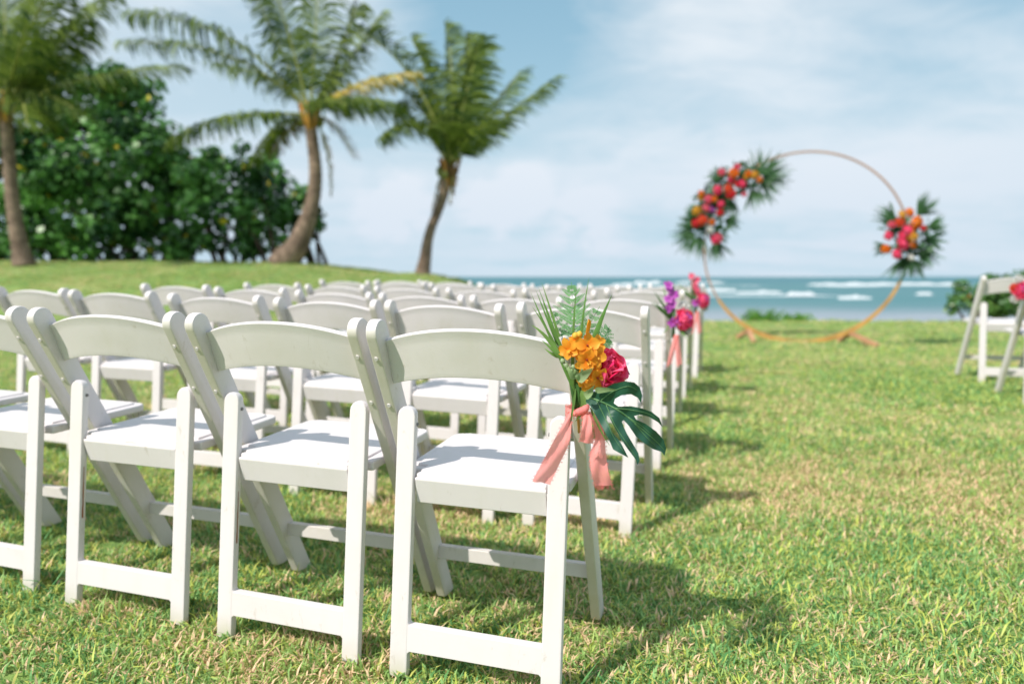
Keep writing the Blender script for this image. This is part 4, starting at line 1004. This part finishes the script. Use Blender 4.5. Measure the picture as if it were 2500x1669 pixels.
def tree(name, lab, cat, bx, Yb, lobes, per, size, seed, m, stems=6, group=None, stem_r=.07, zsub=.3):
    """lobes: (u, v, radius m, depth offset) in photo display pixels (2349 wide)"""
    b0 = Vector((bx, Yb, g(bx, Yb))); t = empty(name, b0); tag(t, lab, cat, group); rd = random.Random(seed); cl = []
    for (u, v, r_, dy) in lobes:
        c = pd(u, v, Yb+dy); k = max(3, int(r_*r_*zsub*18))
        for i in range(k):
            d = Vector((rd.gauss(0, 1), rd.gauss(0, 1), rd.gauss(0, 1))).normalized()*r_*rd.uniform(.45, .95)
            cl.append((tuple(c+d-b0), rd.uniform(.28, .52)*min(1, r_), rd.uniform(.8, 1.2)))
        cl.append((tuple(c-b0), r_*.75, .5))
    cr = link('crown', leaves_mesh(cl, per, size, seed), m, t)
    for i in range(stems):
        u, v, r_, dy = lobes[i % len(lobes)]; c = pd(u, v, Yb+dy)-b0; s0 = Vector((rd.uniform(-.5, .5)+c.x*.55, rd.uniform(-.3, .3), -.1))
        mid = s0.lerp(c, .5)+Vector((rd.uniform(-.3, .3), 0, rd.uniform(-.1, .2))); mb = MB()
        mb.tube(bez([s0, mid, c], 8), [stem_r*(1-.08*k) for k in range(9)], 7); mb.build('trunk' if i == 0 else 'branch', M_TWIG, t)
GRP = 'dense green trees behind the left palms'
tree('broadleaf_tree', 'tall dark broadleaf tree behind the left edge palm', 'tree', -10.6, 19.0,
     [(60, 250, 1.3, .4), (180, 240, 1.25, .5), (275, 205, 1.0, .6), (20, 380, 1.3, 0), (130, 380, 1.3, 0), (240, 330, 1.2, .2), (330, 290, .8, .4), (60, 500, 1.1, -.2), (190, 500, 1.1, -.2), (-60, 300, 1.4, 0), (-60, 470, 1.2, 0), (250, 260, 1.1, .6), (20, 560, 1.0, -.4), (110, 560, .9, -.3), (-80, 560, 1.2, 0), (-140, 400, 1.6, .5), (320, 220, .7, .8)], 620, .15, 31, M_HAU, 12, GRP)
tree('broadleaf_tree', 'rounded broadleaf tree with bright sunlit leaves in the middle of the thicket', 'tree', -8.2, 18.2,
     [(360, 360, 1.0, 0), (300, 400, 1.1, -.3), (200, 420, 1.0, -.6), (120, 440, .9, -.8), (420, 420, 1.0, -.2), (330, 480, 1.0, -.4), (250, 520, .9, -.5), (420, 510, .9, -.2), (380, 300, .55, .4), (150, 540, .8, -.5), (60, 560, .8, -.4), (345, 560, .7, -.2), (270, 575, .6, -.2), (410, 570, .55, -.2)], 680, .15, 32, M_HAU, 12, GRP)
tree('broadleaf_tree', 'low broadleaf tree with pale green leaf clusters left of the curved palm trunk', 'tree', -6.2, 17.4,
     [(500, 420, .85, 0), (560, 390, .75, .4), (460, 470, .85, -.2), (540, 480, .85, -.5), (600, 440, .8, .2), (590, 520, .7, 0), (500, 540, .7, -.2), (440, 550, .6, 0), (625, 560, .45, .2), (480, 360, .5, .5)], 700, .145, 33, M_HAU, 10, GRP)
tree('broadleaf_tree', 'dark broadleaf tree showing behind the curved palm trunk', 'tree', -5.3, 19.4,
     [(640, 420, .75, 0), (690, 470, .75, 0), (650, 500, .75, 0), (700, 530, .55, 0), (620, 380, .5, 0), (735, 510, .3, 0), (665, 570, .4, 0), (590, 470, .8, 0)], 650, .15, 34, M_HAU, 7, GRP)
tree('beach_shrub', 'low round green shrub at the lawn edge behind the right hand chairs', 'shrub', 8.7, 12.6,
     [(2225, 685, .36, 0), (2280, 668, .44, .1), (2350, 652, .50, .2), (2250, 705, .34, -.1), (2310, 695, .40, 0), (2190, 700, .22, 0), (2260, 702, .25, -.2), (2330, 700, .35, -.3), (2420, 665, .5, .2), (2400, 700, .35, -.2), (2480, 665, .5, .3), (2550, 680, .5, .3)], 5200, .06, 41, M_NAUP, 7, None, .03, 1.6)
def sprout_patch(u, v, Y, n, h, lab, seed):
    p = pd(u, v, Y); p.z = g(p.x, p.y); t = empty('leafy_plant', p); tag(t, lab, 'plant', 'small bright plants at the lawn edge'); rd = random.Random(seed); mb = MB()
    for i in range(n):
        a = rd.random()*6.28; b = Vector((rd.gauss(0, .16), rd.gauss(0, .10), 0)); d = Vector((math.cos(a)*.7, math.sin(a)*.4, rd.uniform(.6, 1.4))).normalized(); L = h*rd.uniform(.5, 1.1)
        blade_into(mb, bez([b, b+d*L*.6, b+d*L+Vector((d.x*.04, 0, -.04))], 4), .07, d.orthogonal(), rd.random(), .2, .8)
    mb.build('foliage', simple_mat('sprout_green', (.13, .33, .05), .5, .3, .4, tintcol=(.26, .48, .10)) if 'sprout_green' not in bpy.data.materials else bpy.data.materials['sprout_green'], t)
sprout_patch(1745, 738, 12.7, 70, .32, 'leafy plant growing at the shore edge seen through the ring arch, the taller left one', 1)
sprout_patch(1822, 738, 12.7, 50, .24, 'leafy plant at the shore edge just right of the taller one inside the ring arch', 2)
sprout_patch(1785, 740, 12.9, 24, .13, 'lowest leafy plant between the two others at the shore edge', 3)
